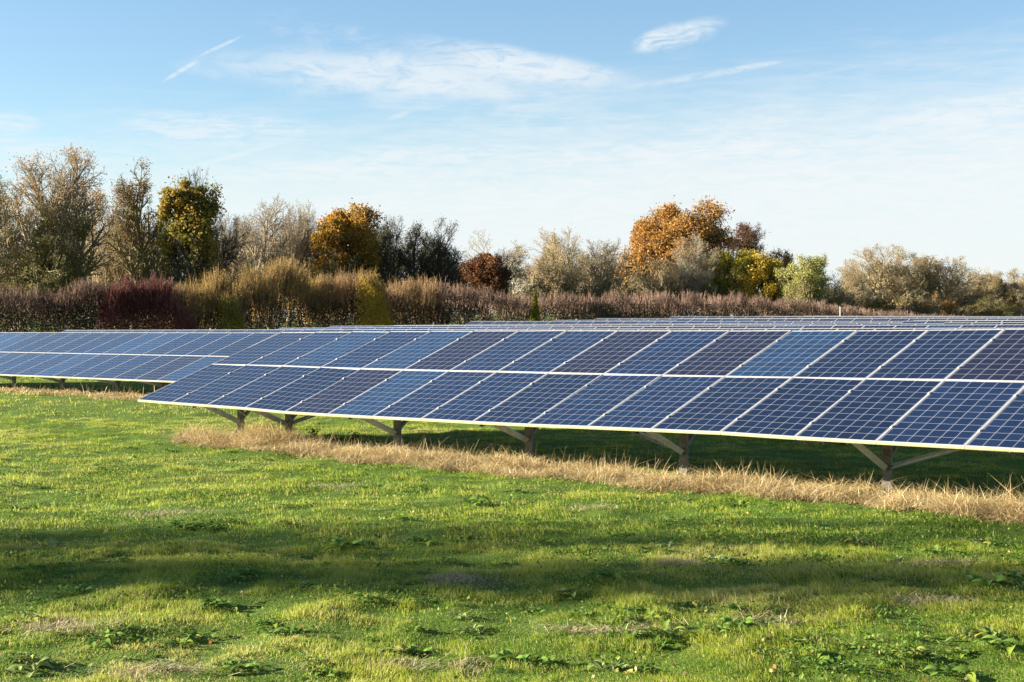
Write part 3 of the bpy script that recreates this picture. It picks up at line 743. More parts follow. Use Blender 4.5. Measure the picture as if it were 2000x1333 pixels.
ARCH = {}
def archetype(key):
    """returns trunk mesh, crown (twig) mesh, leaf-anchor points, unit sizes"""
    if key in ARCH: return ARCH[key]
    kw = dict(
        vase=dict(seed=21, nkids=(9, 7, 6, 5, 4), ang=(34, 36, 38, 40, 42), lr=(.72, .62, .6, .5, .45), trop=.10, wob=.09, first=.12, r0=.040),
        vase2=dict(seed=35, nkids=(9, 7, 6, 5, 3), ang=(38, 38, 40, 42, 44), lr=(.66, .62, .58, .5, .5), trop=.09, wob=.11, first=.16, r0=.036),
        multi=dict(seed=42, nkids=(7, 6, 5, 4, 3), ang=(34, 36, 40, 42, 44), lr=(.55, .58, .55, .5, .5), trop=.08, wob=.10, stems=4, first=.15, r0=.032),
        round=dict(seed=53, nkids=(10, 8, 6, 5, 3), ang=(55, 46, 45, 45, 45), lr=(.60, .60, .58, .5, .5), trop=.07, wob=.13, first=.22, r0=.042),
        spread=dict(seed=64, nkids=(8, 7, 6, 5, 4), ang=(58, 44, 44, 45, 48), lr=(.78, .62, .58, .5, .45), trop=.05, wob=.16, first=.18, r0=.042),
        tall=dict(seed=75, nkids=(12, 6, 5, 4, 3), ang=(40, 38, 40, 42, 44), lr=(.40, .55, .55, .5, .5), trop=.09, wob=.08, first=.2, r0=.028),
        lean=dict(seed=86, nkids=(8, 6, 6, 5, 3), ang=(50, 44, 42, 45, 45), lr=(.7, .62, .55, .5, .5), trop=.03, wob=.14, first=.18, r0=.036, stems=2),
        shrub=dict(seed=97, nkids=(6, 6, 5, 4), ang=(38, 40, 42, 45), lr=(.55, .55, .5, .5), trop=.04, wob=.14, stems=7, first=.08, r0=.024),
        fine=dict(seed=108, nkids=(7, 7, 6, 5, 3), ang=(36, 36, 36, 38, 40), lr=(.6, .6, .6, .55, .5), trop=.12, wob=.07, stems=3, first=.1, r0=.03))[key]
    S, tips, zm, rad = grow_tree(**kw)
    sc = 1 / zm
    def cat(ls, sides, rmin=0):
        A = [S[l] for l in ls if l in S]
        a = [np.concatenate([q[i] for q in A]) for i in range(4)]
        return tubes(a[0] * sc, a[1] * sc, np.maximum(a[2] * sc, rmin), np.maximum(a[3] * sc, rmin), sides)
    S = {l: (q[0], q[1], q[2] * (1.08 if l < 3 else .9), q[3] * (1.08 if l < 3 else .9)) for l, q in S.items()}
    Vt, Qt = cat([0, 1], 6, .002)
    Vc, Qc = cat([2, 3], 4, .0011); V2, Q2 = cat([4, 5], 3, .0007)
    tm = mesh_from('trunk_' + key, Vt, [Qt], [BARK['grey']], smooth=True)
    Vc = np.concatenate([Vc, V2]); Qs = [Qc, Q2 + len(Vc) - len(V2)]
    cm = mesh_from('crown_' + key, Vc, Qs, [BARK['grey']], smooth=True)
    ARCH[key] = (tm, cm, tips * sc, rad * sc); return ARCH[key]

def set_mat(o, m):
    o.material_slots[0].link = 'OBJECT'; o.material_slots[0].material = m

def leaf_cloud(anchors, n, size, H, W, seed, top=0., hole=.45, jit=.03, zmin=0., dome=0, rad_=1.):
    """leaves gathered in clumps around branch points (unit tree scaled to H and W)"""
    g = np.random.default_rng(abs(seed))
    A = anchors * np.array([W, W, H]); 
    z = A[:, 2] / H; w = np.ones(len(A))
    if top: w *= np.clip((z - top) * 5, .02, 1)
    w *= (z > zmin)
    q = A * .55
    nz = vnoise(q[:, 0] * 1.3 + seed, q[:, 2] * 1.3) * .5 + vnoise(q[:, 1] * 1.3 + 31, q[:, 2] * 1.1 + seed) * .5
    w *= np.clip((nz - hole) * 6, .02, 1); w /= w.sum()
    idx = g.choice(len(A), n, p=w)
    P = A[idx] + g.normal(0, jit * H, (n, 3)) * np.array([1, 1, .8])
    if dome:     # broad leafy crown: many overlapping leaf masses over a rounded dome, gaps left between them
        R_ = W * rad_; nlb = 70; th = g.uniform(0, 6.28, nlb); ph = np.arccos(g.uniform(-.55, 1, nlb)); q = g.uniform(.62, .92, nlb)
        cz = H * (1 - dome) ; rz_ = H * dome
        Cc = np.stack([np.cos(th) * np.sin(ph) * q * R_, np.sin(th) * np.sin(ph) * q * R_, cz + np.cos(ph) * q * rz_], 1)
        m = int(n * .68); k = g.integers(0, nlb, m); sg = g.uniform(.10, .20, nlb)[k][:, None]
        dv = g.normal(0, 1, (m, 3)); dv /= np.linalg.norm(dv, axis=1)[:, None]; dv[:, 2] = dv[:, 2] * .75 + .1
        P[:m] = Cc[k] + dv * sg * 1.5 * R_ * (g.random((m, 1)) ** .35) + g.normal(0, .02 * R_, (m, 3))
    return leaf_quads(P, g.uniform(.6, 1.3, n) * size, aspect=.75, rg=g)

def tree(name, px, top, wpx, Y, arch, bark, leaf=None, nleaf=0, lsize=.14, label='', cat='tree', lift=0, rz=None, hole=.45, ltop=0., jit=.02, zmin=.12, lean=0, group=None, dome=0):
    tm, cm, anch, rad = archetype(arch)
    Y = Y * 1.32
    p = at(px, top, Y); zg = gz1(p[0], Y); H = (p[2] - zg) * 1.0; Wd = wpx / F * Y / 2 / rad * 1.22; nleaf = int(nleaf * 1.5); lsize = lsize * (1.12 if dome else .9)
    root = empty(name, (p[0], Y, zg - .05), rz if rz is not None else (px * 1.7) % 6.28)
    root.rotation_euler[1] = lean
    a = link('trunk', tm, root); a.scale = (Wd, Wd, H); set_mat(a, BARK[bark])
    b = link('crown', cm, root); b.scale = (Wd, Wd, H); set_mat(b, BARK[bark])
    if leaf:
        V, Q = leaf_cloud(anch, nleaf, lsize, H, Wd, int(px), ltop, hole, jit, zmin, dome, rad / 1.22 * 1.02)
        c = link('leaves', mesh_from('leaves', V, [Q], [LEAF[leaf]]), root)
    tag(root, label, cat, group); return root

T = [  # name, px, top, width, depth, archetype, bark, leaf, nleaf, size, label, kwargs
 ('tree', 12, 345, 110, 84, 'tall', 'olive', 'olive', 5000, .12, 'tall slim tree with sparse olive leaves at the left edge', {}),
 ('tree', 85, 388, 150, 80, 'round', 'olive', 'olive', 6500, .13, 'dense olive-brown tree between the left edge and the big bare tree', dict(hole=.40)),
 ('oak_tree', 152, 290, 205, 84, 'vase', 'grey', 'orange', 2600, .13, 'tallest bare tree on the left with a few orange leaves at its top', dict(ltop=.55, hole=.4)),
 ('bare_tree', 222, 362, 110, 89, 'fine', 'tan', 'tan', 1800, .10, 'slender pale bare tree just right of the tallest bare tree', {}),
 ('tree', 283, 322, 105, 87, 'tall', 'olive', 'brown', 5500, .12, 'upright brown-leaved tree left of the green and orange oak', {}),
 ('oak_tree', 362, 328, 104, 81, 'round', 'dark', 'greenorange', 17000, .16, 'dense green oak with orange top standing on the left', dict(zmin=.4, hole=.36, dome=.34)),
 ('bare_tree', 425, 412, 120, 88, 'lean', 'dark', None, 0, .1, 'dark leaning bare tree right of the green and orange oak', {}),
 ('yellow_tree', 398, 468, 70, 84, 'shrub', 'olive', 'yellow', 4500, .12, 'small yellow-leaved tree at the foot of the dark leaning tree', {}),
 ('bare_tree', 505, 384, 150, 92, 'vase2', 'grey', None, 0, .1, 'open bare tree with spreading twigs left of the two pale bare trees', {}),
 ('bare_tree', 560, 400, 100, 94, 'vase', 'grey', None, 0, .1, 'middle one of three bare trees left of the small orange oak', {}),
 ('bare_tree', 600, 396, 90, 96, 'fine', 'pale', 'tan', 800, .09, 'pale bare tree touching the small orange oak on its left', {}),
 ('oak_tree', 675, 407, 130, 94, 'round', 'olive', 'goldgreen', 28000, .17, 'small orange and green oak left of the dark twiggy trees', dict(hole=.36, zmin=.3, dome=.36)),
 ('tree', 760, 420, 105, 97, 'multi', 'dark', 'greygreen', 5500, .12, 'grey-green twiggy tree right beside the small orange oak', {}),
 ('tree', 828, 436, 120, 98, 'multi', 'dark', 'greygreen', 7000, .12, 'dark rounded twiggy tree behind the centre-left hedge', {}),
 ('tree', 868, 482, 80, 99, 'shrub', 'dark', 'dark', 4500, .12, 'low dark tree sloping down to the russet oak', {}),
 ('oak_tree', 945, 488, 105, 104, 'round', 'dark', 'russet', 14000, .16, 'small dark russet oak left of centre', dict(hole=.34, zmin=.2, dome=.42)),
 ('bare_tree', 990, 449, 150, 112, 'spread', 'pale', None, 0, .1, 'pale spreading bare tree behind the russet oak', {}),
 ('bare_tree', 1095, 449, 150, 114, 'fine', 'tan', 'tan', 2500, .10, 'rounded tan bare tree at the centre of the treeline', {}),
 ('bare_tree', 1165, 466, 110, 116, 'multi', 'grey', 'olive', 2200, .1, 'greyish bare tree left of the big orange oak', {}),
 ('oak_tree', 1318, 396, 186, 128, 'round', 'dark', 'orange', 36000, .22, 'large rounded orange oak, tallest tree right of centre', dict(hole=.28, zmin=.3, jit=.028, dome=.40)),
 ('bare_tree', 1290, 500, 110, 118, 'multi', 'tan', 'tan', 2500, .1, 'tan twiggy tree in front of the large orange oak', {}),
 ('bare_tree', 1368, 458, 110, 119, 'fine', 'pale', 'orange', 2500, .14, 'pale bare tree with orange leaves in front of the oak\'s right side', {}),
 ('tree', 1240, 520, 110, 120, 'shrub', 'tan', 'olive', 4500, .13, 'olive twiggy bush tree under the left side of the large orange oak', {}),
 ('oak_tree', 1457, 437, 90, 132, 'multi', 'dark', 'russet', 8500, .16, 'russet half-bare tree right of the large orange oak', {}),
 ('willow_tree', 1418, 490, 110, 120, 'round', 'olive', 'yellowgreen', 17000, .16, 'yellow-green rounded tree below the russet tree', dict(hole=.33, zmin=.1, dome=.5)),
 ('willow_tree', 1484, 492, 108, 118.5, 'round', 'olive', 'yellow', 19000, .16, 'golden yellow rounded tree right of the yellow-green tree', dict(hole=.33, zmin=.1, rz=1., dome=.5)),
 ('oak_tree', 1530, 488, 60, 127, 'round', 'dark', 'orange', 5500, .16, 'small orange tree top behind the golden tree', dict(hole=.35)),
 ('tree', 1530, 535, 60, 122, 'shrub', 'dark', 'dark', 6000, .15, 'dark green bush tree right below the golden tree', dict(hole=.3)),
 ('ash_tree', 1575, 499, 92, 114, 'multi', 'olive', 'lime', 11000, .16, 'pale lime-green tree right of the golden tree', dict(hole=.36)),
 ('tree', 1625, 536, 100, 130, 'shrub', 'tan', 'olive', 4000, .12, 'low olive twiggy tree right of the lime-green tree', dict(hole=.2, jit=.05)),
 ('bare_tree', 1662, 513, 75, 150, 'fine', 'tan', 'tan', 2500, .12, 'small tan bare tree behind the pole mast', {}),
 ('bare_tree', 1752, 480, 165, 158, 'fine', 'tan', 'tan', 7000, .14, 'tall tan tree with dark seed tips, highest at the right', {}),
 ('bare_tree', 1850, 500, 140, 160, 'multi', 'tan', 'tan', 5000, .14, 'grey-tan domed tree right of the tall tan tree', {}),
 ('orange_shrub', 1830, 570, 60, 150, 'shrub', 'tan', 'orange', 5000, .14, 'orange shrub at the foot of the grey-tan domed tree', {}),
 ('oak_tree', 1952, 540, 75, 175, 'round', 'dark', 'greenorange', 9000, .2, 'small green and orange oak near the right edge', dict(hole=.35)),
 ('bare_tree', 1925, 530, 70, 170, 'fine', 'tan', 'tan', 2500, .13, 'low pale bare tree left of the small oak at the right', {}),
 ('bare_tree', 1995, 524, 100, 180, 'multi', 'pale', 'tan', 5000, .14, 'pale tan tree cut by the right edge', {}),
 ('orange_shrub', 1985, 580, 80, 158, 'shrub', 'tan', 'orange', 5000, .14, 'orange-brown shrub at the right edge below the pale tree', {}),
 ('bare_tree', 1700, 540, 100, 152, 'shrub', 'tan', 'greygreen', 4500, .13, 'olive-tan bush tree left of the tall tan tree', {}),
 ('bare_tree', 1790, 545, 110, 155, 'shrub', 'tan', 'olive', 4500, .13, 'olive bush tree between the two tall tan trees', {}),
 ('bare_tree', 1900, 560, 110, 156, 'shrub', 'tan', 'greygreen', 4500, .13, 'grey-green bush tree right of the domed tree', {}),
 ('tree', -60, 330, 160, 80, 'vase2', 'grey', 'olive', 5000, .12, 'sparse tree beyond the left edge of the picture', {}),
 ('tree', 2080, 520, 140, 170, 'fine', 'tan', 'tan', 4000, .14, 'tan tree beyond the right edge of the picture', {}),
]
for (nm, px, top, w, Y, arch, bark, leaf, nl, ls, lab, kw) in T:
    tree(nm, px, top, w, Y, arch, bark, leaf, nl, ls, lab, 'tree', **kw)

# understorey bushes between the hedge and the trees, each one its own
BUSH = [(-40, 470, 130, 82, 'olive'), (40, 480, 120, 79, 'olive'), (110, 470, 110, 82, 'olive'), (175, 500, 110, 82, 'evergreen'), (240, 480, 110, 92, 'evergreen'), (300, 470, 110, 84, 'olive'), (345, 500, 90, 84, 'greygreen'),
        (420, 500, 110, 92, 'evergreen'), (480, 490, 110, 100, 'evergreen'), (540, 495, 100, 103, 'dark'), (590, 480, 90, 104, 'evergreen'), (650, 490, 110, 91, 'olive'), (720, 500, 110, 93, 'greygreen'), (790, 505, 110, 96, 'dark'), (850, 520, 110, 97, 'dark'),
        (915, 535, 90, 100, 'dark'), (985, 540, 100, 108, 'olive'), (1045, 530, 110, 112, 'olive'), (1110, 535, 110, 112, 'olive'), (1170, 530, 110, 113, 'greygreen'), (1225, 545, 100, 116, 'dark'), (1290, 540, 110, 117, 'olive'), (1350, 530, 100, 118, 'brown'), (1390, 545, 80, 118, 'russet'), (1470, 560, 90, 121, 'olive'),
        (1570, 560, 90, 125, 'greygreen'), (1650, 565, 90, 132, 'olive'), (1720, 570, 90, 150, 'olive'), (1780, 580, 80, 150, 'greygreen'), (1870, 575, 90, 150, 'brown'), (1930, 570, 90, 152, 'olive'), (1980, 560, 100, 165, 'brown')]
kindname = {'olive': 'olive green', 'evergreen': 'dark evergreen', 'greygreen': 'grey-green', 'dark': 'very dark green', 'brown': 'brown-leaved', 'russet': 'russet'}
def place(px):
    marks = [(0, 'at the left edge'), (85, 'under the olive-brown tree'), (152, 'under the tallest bare tree'), (222, 'under the slender pale tree'), (283, 'under the upright brown tree'), (362, 'under the green and orange oak'), (425, 'under the dark leaning tree'), (505, 'under the open bare tree'),
             (560, 'under the middle bare tree'), (600, 'under the pale bare tree'), (675, 'under the small orange oak'), (745, 'under the grey-green twiggy tree'), (800, 'left of the dark rounded tree'), (868, 'under the dark sloping tree'), (920, 'left of the russet oak'), (990, 'right of the russet oak'), (1050, 'left of the central tan tree'), (1110, 'under the central tan tree'),
             (1165, 'under the greyish bare tree'), (1225, 'left below the big orange oak'), (1300, 'under the big orange oak'), (1350, 'right below the big orange oak'), (1395, 'left of the yellow-green tree'), (1470, 'between the two yellow trees'), (1575, 'under the lime-green tree'), (1650, 'behind the pole mast'), (1720, 'left below the tall tan tree'), (1780, 'right below the tall tan tree'), (1870, 'below the grey-tan domed tree'), (1930, 'left of the small right-hand oak'), (1985, 'at the right edge')]
    return min(marks, key=lambda m: abs(m[0] - px))[1]
for (px, top, w, Y, lf) in BUSH:
    off = ' beyond the picture edge' if px < 0 else ''
    tree('bush', px, top + (22 if px < 950 else 6), w, Y, 'shrub', 'dark' if lf in ('dark', 'evergreen') else 'olive', lf, 3400, .15, '%s bush behind the hedge %s%s' % (kindname[lf], place(px), off), 'bush', hole=.3, zmin=0, jit=.05, group='bushes behind the hedge')

BACK = [(30, 455, 170, 112, 'vase2', 'grey', 'olive'), (120, 430, 150, 116, 'fine', 'grey', 'brown'), (200, 440, 160, 112, 'multi', 'olive', 'olive'), (262, 420, 130, 118, 'vase', 'grey', 'olive'), (330, 440, 130, 118, 'fine', 'olive', 'brown'), (400, 430, 120, 118, 'vase2', 'grey', None),
        (460, 418, 130, 122, 'fine', 'grey', None), (535, 430, 150, 125, 'multi', 'grey', 'olive'), (590, 450, 140, 126, 'round', 'olive', 'greygreen'), (645, 465, 130, 124, 'multi', 'olive', 'olive'), (715, 450, 130, 126, 'fine', 'olive', 'brown'), (790, 455, 140, 128, 'vase2', 'dark', 'greygreen'),
        (850, 490, 120, 128, 'multi', 'dark', 'greygreen'), (905, 505, 110, 130, 'fine', 'grey', 'olive'), (1045, 480, 130, 136, 'spread', 'tan', 'tan'), (1130, 490, 120, 138, 'fine', 'tan', 'olive'), (1200, 500, 120, 140, 'multi', 'olive', 'greygreen'), (1255, 485, 120, 142, 'fine', 'tan', 'olive'),
        (1400, 470, 120, 145, 'multi', 'tan', 'olive'), (1545, 520, 110, 145, 'multi', 'olive', 'olive'), (1620, 545, 110, 150, 'fine', 'tan', 'greygreen'), (1700, 525, 130, 168, 'multi', 'tan', 'tan'), (1800, 520, 130, 170, 'fine', 'tan', 'tan'), (1900, 532, 130, 172, 'multi', 'tan', 'greygreen'), (1960, 545, 120, 176, 'fine', 'pale', 'tan')]
for (px, top, w, Y, arch, bark, lf) in BACK:
    tree('tree', px, top, w, Y, arch, bark, lf, (900 if px < 640 else 2400) if lf else 0, .14, '%s tree in the back row of the belt, %s' % ({'olive': 'olive-leaved', 'brown': 'brown-leaved', 'greygreen': 'grey-green', 'tan': 'tan twiggy', None: 'leafless'}[lf], place(px).replace('under', 'behind')), 'tree', group='trees in the back row of the belt')

# ------------------------------------------------------------------ hedge
HS = -46.0
def hedge_top(px):
    return np.interp(px, [-400, 0, 150, 350, 420, 500, 560, 620, 700, 760, 850, 1000, 1040, 1100, 1300, 1500, 1600, 1700, 1800, 1870],
                     [560, 562, 556, 546, 535, 520, 512, 528, 530, 538, 548, 562, 572, 566, 571, 577, 588, 602, 611, 616])
def hedge_r(px):   # ray through column px meets the line s = HS
    a = (px - 1000) / F; x0, y0 = xy(HS, 0); return (a * y0 - x0) / (H2[0] - a * H2[1])
def hedge_px(x, y): return 1000 + F * x / y
def hedge(name, px0, px1, ntw, nlf, base_leaf, twig_leaf, twig_bark, label, cat='hedge', s_off=0., thick=1.3, bulge=None, lowf=.62, tw_h=(.8, 1.5), extra=0.0, leafy=.35, lsz=.12, zone=.9):
    r0, r1 = hedge_r(px0), hedge_r(px1)
    root_xy = xy(HS + s_off, (r0 + r1) / 2); root = empty(name, (float(root_xy[0]), float(root_xy[1]), gz1(*root_xy)))
    inv = -np.array(root.location)
    g = np.random.default_rng(int(abs(px0) + 5))
    def hts(s, r):
        x, y = xy(s, r); px = hedge_px(x, y); topy = hedge_top(px)
        H = CZ + (HY - topy) / F * y - base_z(x, y) + extra
        if bulge is not None:
            u = (px - (px0 + px1) / 2) / ((px1 - px0) / 2); H = H * np.clip(1 - np.abs(u) ** 3 * bulge, .15, 1)
        return x, y, np.maximum(H, .3)
    # dense leafy body
    nlf = int(nlf * 2.1); lsz *= .68; ntw = int(ntw * .34); thick *= .75
    s = HS + s_off + thick * np.clip(g.normal(.15, .6, nlf), -1, 1.0); r = g.uniform(r0, r1, nlf)
    x, y, H = hts(s, r)
    top_ = np.maximum(H - zone * (.75 + .9 * (fbm(r * .8, r * 0 + 2, 3) - .45)), H * .4)
    zz = g.random(nlf) ** .85 * top_ * (1 - .15 * ((s - HS - s_off) / thick) ** 2)
    P = np.stack([x, y, base_z(x, y) + zz], 1) + inv
    V, Q = leaf_quads(P, lsz * g.uniform(.6, 1.3, nlf), aspect=.8, rg=g)
    link('foliage', mesh_from('foliage', V, [Q], [LEAF[base_leaf]]), root)
    # upright shoots
    s = HS + s_off + g.uniform(-thick * .6, thick * .8, ntw); r = g.uniform(r0, r1, ntw)
    x, y, H = hts(s, r)
    H = H * (.945 + .40 * (fbm(r * 1.6, s * .5 + 20, 4) - .45)) * (1 + .09 * (g.random(ntw) ** 4)) - zone * .42 * g.random(ntw) - .45 * np.clip(-(s - HS - s_off) / thick, 0, 1)
    zb = base_z(x, y)
    b0 = np.stack([x, y, zb + np.maximum(H - zone * g.uniform(.8, 1.25, ntw), H * .3)], 1) + inv
    tipz = zb + H; dx = g.normal(0, .15, (ntw, 2)) * H[:, None] * .35
    b1 = np.stack([x + dx[:, 0], y + dx[:, 1], tipz], 1) + inv
    mid = b0 * .45 + b1 * .55 + g.normal(0, .05, (ntw, 3))
    rr = g.uniform(.008, .020, ntw)
    segs = [(b0, mid, rr * 1.3, rr), (mid, b1, rr, rr * .4)]
    for i in range(4):
        t = g.uniform(.15, .85, ntw)[:, None]; q0 = b0 * (1 - t) + b1 * t; L = (b1 - b0) * g.uniform(.18, .4, (ntw, 1)) + g.normal(0, .13, (ntw, 3)) * np.array([1, 1, .4])
        segs.append((q0, q0 + L, rr * .5, rr * .2))
    A = [np.concatenate([q[i] for q in segs]) for i in range(4)]
    Vt, Qt = tubes(*A, sides=3)
    link('shoots', mesh_from('shoots', Vt, [Qt], [twig_bark]), root)
    nl = int(ntw * leafy * 4.5)
    if nl:
        k = g.integers(0, ntw, nl); t = g.uniform(.0, 1, (nl, 1)) ** .6; P = b0[k] * (1 - t) + b1[k] * t + g.normal(0, .07, (nl, 3))
        V, Q = leaf_quads(P, lsz * .8 * g.uniform(.5, 1.2, nl), aspect=.7, rg=g)
        link('shoot_leaves', mesh_from('shoot_leaves', V, [Q], [LEAF[twig_leaf]]), root)
    tag(root, label, cat); return root
TW = {'pink': leaf_mat('shoots_pink', [(.06, .036, .024), (.23, .145, .10), (.50, .345, .25)], .45), 'gold': leaf_mat('shoots_gold', [(.10, .07, .025), (.40, .28, .11), (.78, .58, .27)], .5),
      'maroon': leaf_mat('shoots_maroon', [(.06, .02, .015), (.24, .08, .06), (.52, .23, .18)], .45), 'tan': leaf_mat('shoots_tan', [(.11, .065, .03), (.34, .22, .11), (.66, .46, .24)], .5)}
hedge('hedge', -420, 345, 5200, 26000, 'hedge_dark', 'hedge_pink', TW['pink'], 'left section of the long hedge with pinkish-brown shoots above dark leaves')
hedge('dogwood_bush', 175, 375, 2200, 10000, 'maroon', 'maroon', TW['maroon'], 'rounded dark red dogwood bush bulging from the left section of the hedge', 'bush', s_off=1.2, thick=1.2, bulge=.45, extra=.15, leafy=.8, zone=1.1)
hedge('hedge', 335, 630, 4200, 13000, 'hedge_dark', 'hedge_gold', TW['gold'], 'tallest hedge section, golden shoots, between the red bush and the yellow-green bush', leafy=1.5, zone=1.75, thick=1.0)
hedge('yellow_bush', 395, 480, 350, 4200, 'yellowgreen', 'yellow', TW['gold'], 'slim yellow-leaved bush in front of the golden hedge section', 'bush', s_off=1.7, thick=.7, bulge=.6, leafy=1.2, zone=.8, extra=-.5)
hedge('hedge', 622, 855, 2700, 13000, 'hedge_dark', 'hedge_gold', TW['tan'], 'orange-tan hedge section behind the yellow-green bush', leafy=.8, zone=1.7)
hedge('yellow_bush', 668, 765, 700, 9000, 'yellow', 'yellow', TW['gold'], 'rounded yellow-green bush standing out of the middle of the hedge', 'bush', s_off=1.7, thick=1.0, bulge=.55, leafy=2.0, zone=.4, extra=-.1)
hedge('hedge', 845, 1880, 11000, 36000, 'hedge_dark', 'hedge_pink', TW['pink'], 'long right section of the hedge with pinkish shoots, getting lower towards the right')

def conifer(px, top, w, Y, label):
    p = at(px, top, Y); zg = gz1(p[0], Y); H = p[2] - zg; Rr = w / F * Y / 2; g = np.random.default_rng(5)
    root = empty('conifer', (p[0], Y, zg)); n = 5000
    t = g.random(n) ** .8; rad = Rr * (1 - t) ** .7 * (.7 + .4 * vnoise(t * 14, g.random(n) * 0 + 1)) * np.sqrt(g.random(n) * .8 + .2); a = g.uniform(0, 6.28, n)
    P = np.stack([np.cos(a) * rad, np.sin(a) * rad, t * H], 1)
    V, Q = leaf_quads(P, .13, aspect=.6, rg=g); link('crown', mesh_from('crown', V, [Q], [LEAF['yellowgreen']]), root)
    V, Q = tubes(np.array([[0, 0, -.1]]), np.array([[0, 0, H * .9]]), np.array([.07]), np.array([.01]), 6); link('trunk', mesh_from('trunk', V, [Q], [BARK['dark']]), root)
    tag(root, label, 'conifer')
hx, hy = xy(HS + 2.2, hedge_r(1045)); conifer(1045, 572, 36, float(hy), 'small olive green conifer in front of the dark hedge at the centre')

# ------------------------------------------------------------------ poles
def pole(px, top, Y, r, label, head=True):
    p = at(px, top, Y); zg = gz1(p[0], Y); H = p[2] - zg; root = empty('pole', (p[0], Y, zg))
    V, Q = tubes(np.array([[0, 0, -.2], [0, 0, H]]), np.array([[0, 0, H], [0, 0, H + .03]]), np.array([r, r * 1.25]), np.array([r, r * 1.25]), 12)
    link('mast', mesh_from('mast', V, [Q], [M_pole], smooth=True), root)
    if head:
        b = MB(); b.box((.0, 0, H + .10), (.05, .05, .07)); b.box((.14, -.02, H + .06), (.16, .05, .045)); b.box((-.10, .02, H + .12), (.09, .02, .02)); link('camera_head', b.mesh('camera_head', [M_black]), root)
    else:
        b = MB(); b.box((0, 0, H + .04), (r * 1.3, r * 1.3, .015)); link('cap', b.mesh('cap', [M_pole]), root)
    tag(root, label, 'pole')
pole(1641, 600, 112, .04, 'thin pale mast with a small camera on top, beyond the right-hand rows')
pole(1068, 625, 98, .06, 'short pale post top peeping over the rows right of the small conifer', False)
pole(411, 643, 66, .03, 'short pale post top peeping over the second row below the golden hedge', False)
pole(847, 631, 84, .035, 'short post top peeping over the rows left of the russet oak', False)

# trees standing beyond the left edge of the field: their shade falls across the foreground turf
def side_tree(x, y, H, W, arch, leaf, n, lab):
    tm, cm, anch, rad = archetype(arch); zg = gz1(x, y); root = empty('oak_tree', (x, y, zg), x % 6)
    for nmx, me in (('trunk', tm), ('crown', cm)):
        o = link(nmx, me, root); o.scale = (W / 2 / rad, W / 2 / rad, H); set_mat(o, BARK['grey'])
    V, Q = leaf_cloud(anch, n, .16, H, W / 2 / rad, 9, 0, .42, .03, .15)
    link('leaves', mesh_from('leaves', V, [Q], [LEAF[leaf]]), root)
    tag(root, lab, 'tree')
side_tree(-43, 12.9, 18.5, 8.0, 'spread', 'olive', 150, 'broad oak left of the picture whose shade crosses the foreground grass')
side_tree(-50, 14.3, 15.0, 2.2, 'tall', 'olive', 700, 'slim tree left of the picture whose shade crosses the grass')

# ------------------------------------------------------------------ world, sun, camera
SUN_EL = 16.5
sun_az_vec = (-.9998, .02)
w = bpy.data.worlds.new('World'); scene.world = w; w.use_nodes = True
nt = w.node_tree; nt.nodes.clear()
out = nt.nodes.new('ShaderNodeOutputWorld'); bg = nt.nodes.new('ShaderNodeBackground'); nt.links.new(bg.outputs[0], out.inputs[0])
sky = nt.nodes.new('ShaderNodeTexSky'); sky.sky_type = 'NISHITA'; sky.sun_disc = False
sky.sun_elevation = R(SUN_EL)
# Nishita: rotation 0 puts the sun at +Y, turning clockwise seen from above
sky.sun_rotation = math.atan2(sun_az_vec[0], sun_az_vec[1]); sky.air_density = 1.0; sky.dust_density = .3; sky.ozone_density = 2.0
tc = nt.nodes.new('ShaderNodeTexCoord'); sp = nt.nodes.new('ShaderNodeSeparateXYZ'); nt.links.new(tc.outputs['Generated'], sp.inputs[0])
az = math_n(nt, 'ARCTAN2', sp.outputs[0], sp.outputs[1]); el = math_n(nt, 'ARCSINE', sp.outputs[2])
cv = nt.nodes.new('ShaderNodeCombineXYZ'); nt.links.new(az, cv.inputs[0]); nt.links.new(el, cv.inputs[1])
def sky_noise(sx, sy, detail, rough, rot=0, off=0, dist=0):
    mp = nt.nodes.new('ShaderNodeMapping'); mp.inputs['Scale'].default_value = (sx, sy, 1); mp.inputs['Rotation'].default_value = (0, 0, rot); mp.inputs['Location'].default_value = (off, off * .7, 0)
    nt.links.new(cv.outputs[0], mp.inputs[0]); n = nt.nodes.new('ShaderNodeTexNoise'); n.inputs['Scale'].default_value = 1; n.inputs['Detail'].default_value = detail; n.inputs['Roughness'].default_value = rough; n.inputs['Distortion'].default_value = dist
    nt.links.new(mp.outputs[0], n.inputs['Vector']); return n.outputs[0]
def sstep(v, a, b):
    n = nt.nodes.new('ShaderNodeMapRange'); n.interpolation_type = 'SMOOTHSTEP'; n.inputs[1].default_value = a; n.inputs[2].default_value = b
    if isinstance(v, (int, float)): n.inputs[0].default_value = v
    else: nt.links.new(v, n.inputs[0])
    return n.outputs[0]
warp = sky_noise(14, 34, 4, .6, 0, 3.1)
warp2 = sky_noise(30, 60, 4, .6, .2, 7.7)
streak = sky_noise(16, 120, 8, .66, .10, 1.3, .6)
streak2 = sky_noise(40, 230, 7, .68, -.10, 5.3, .8)
wisp = sky_noise(34, 100, 8, .68, .35, 9.3, 1.2)
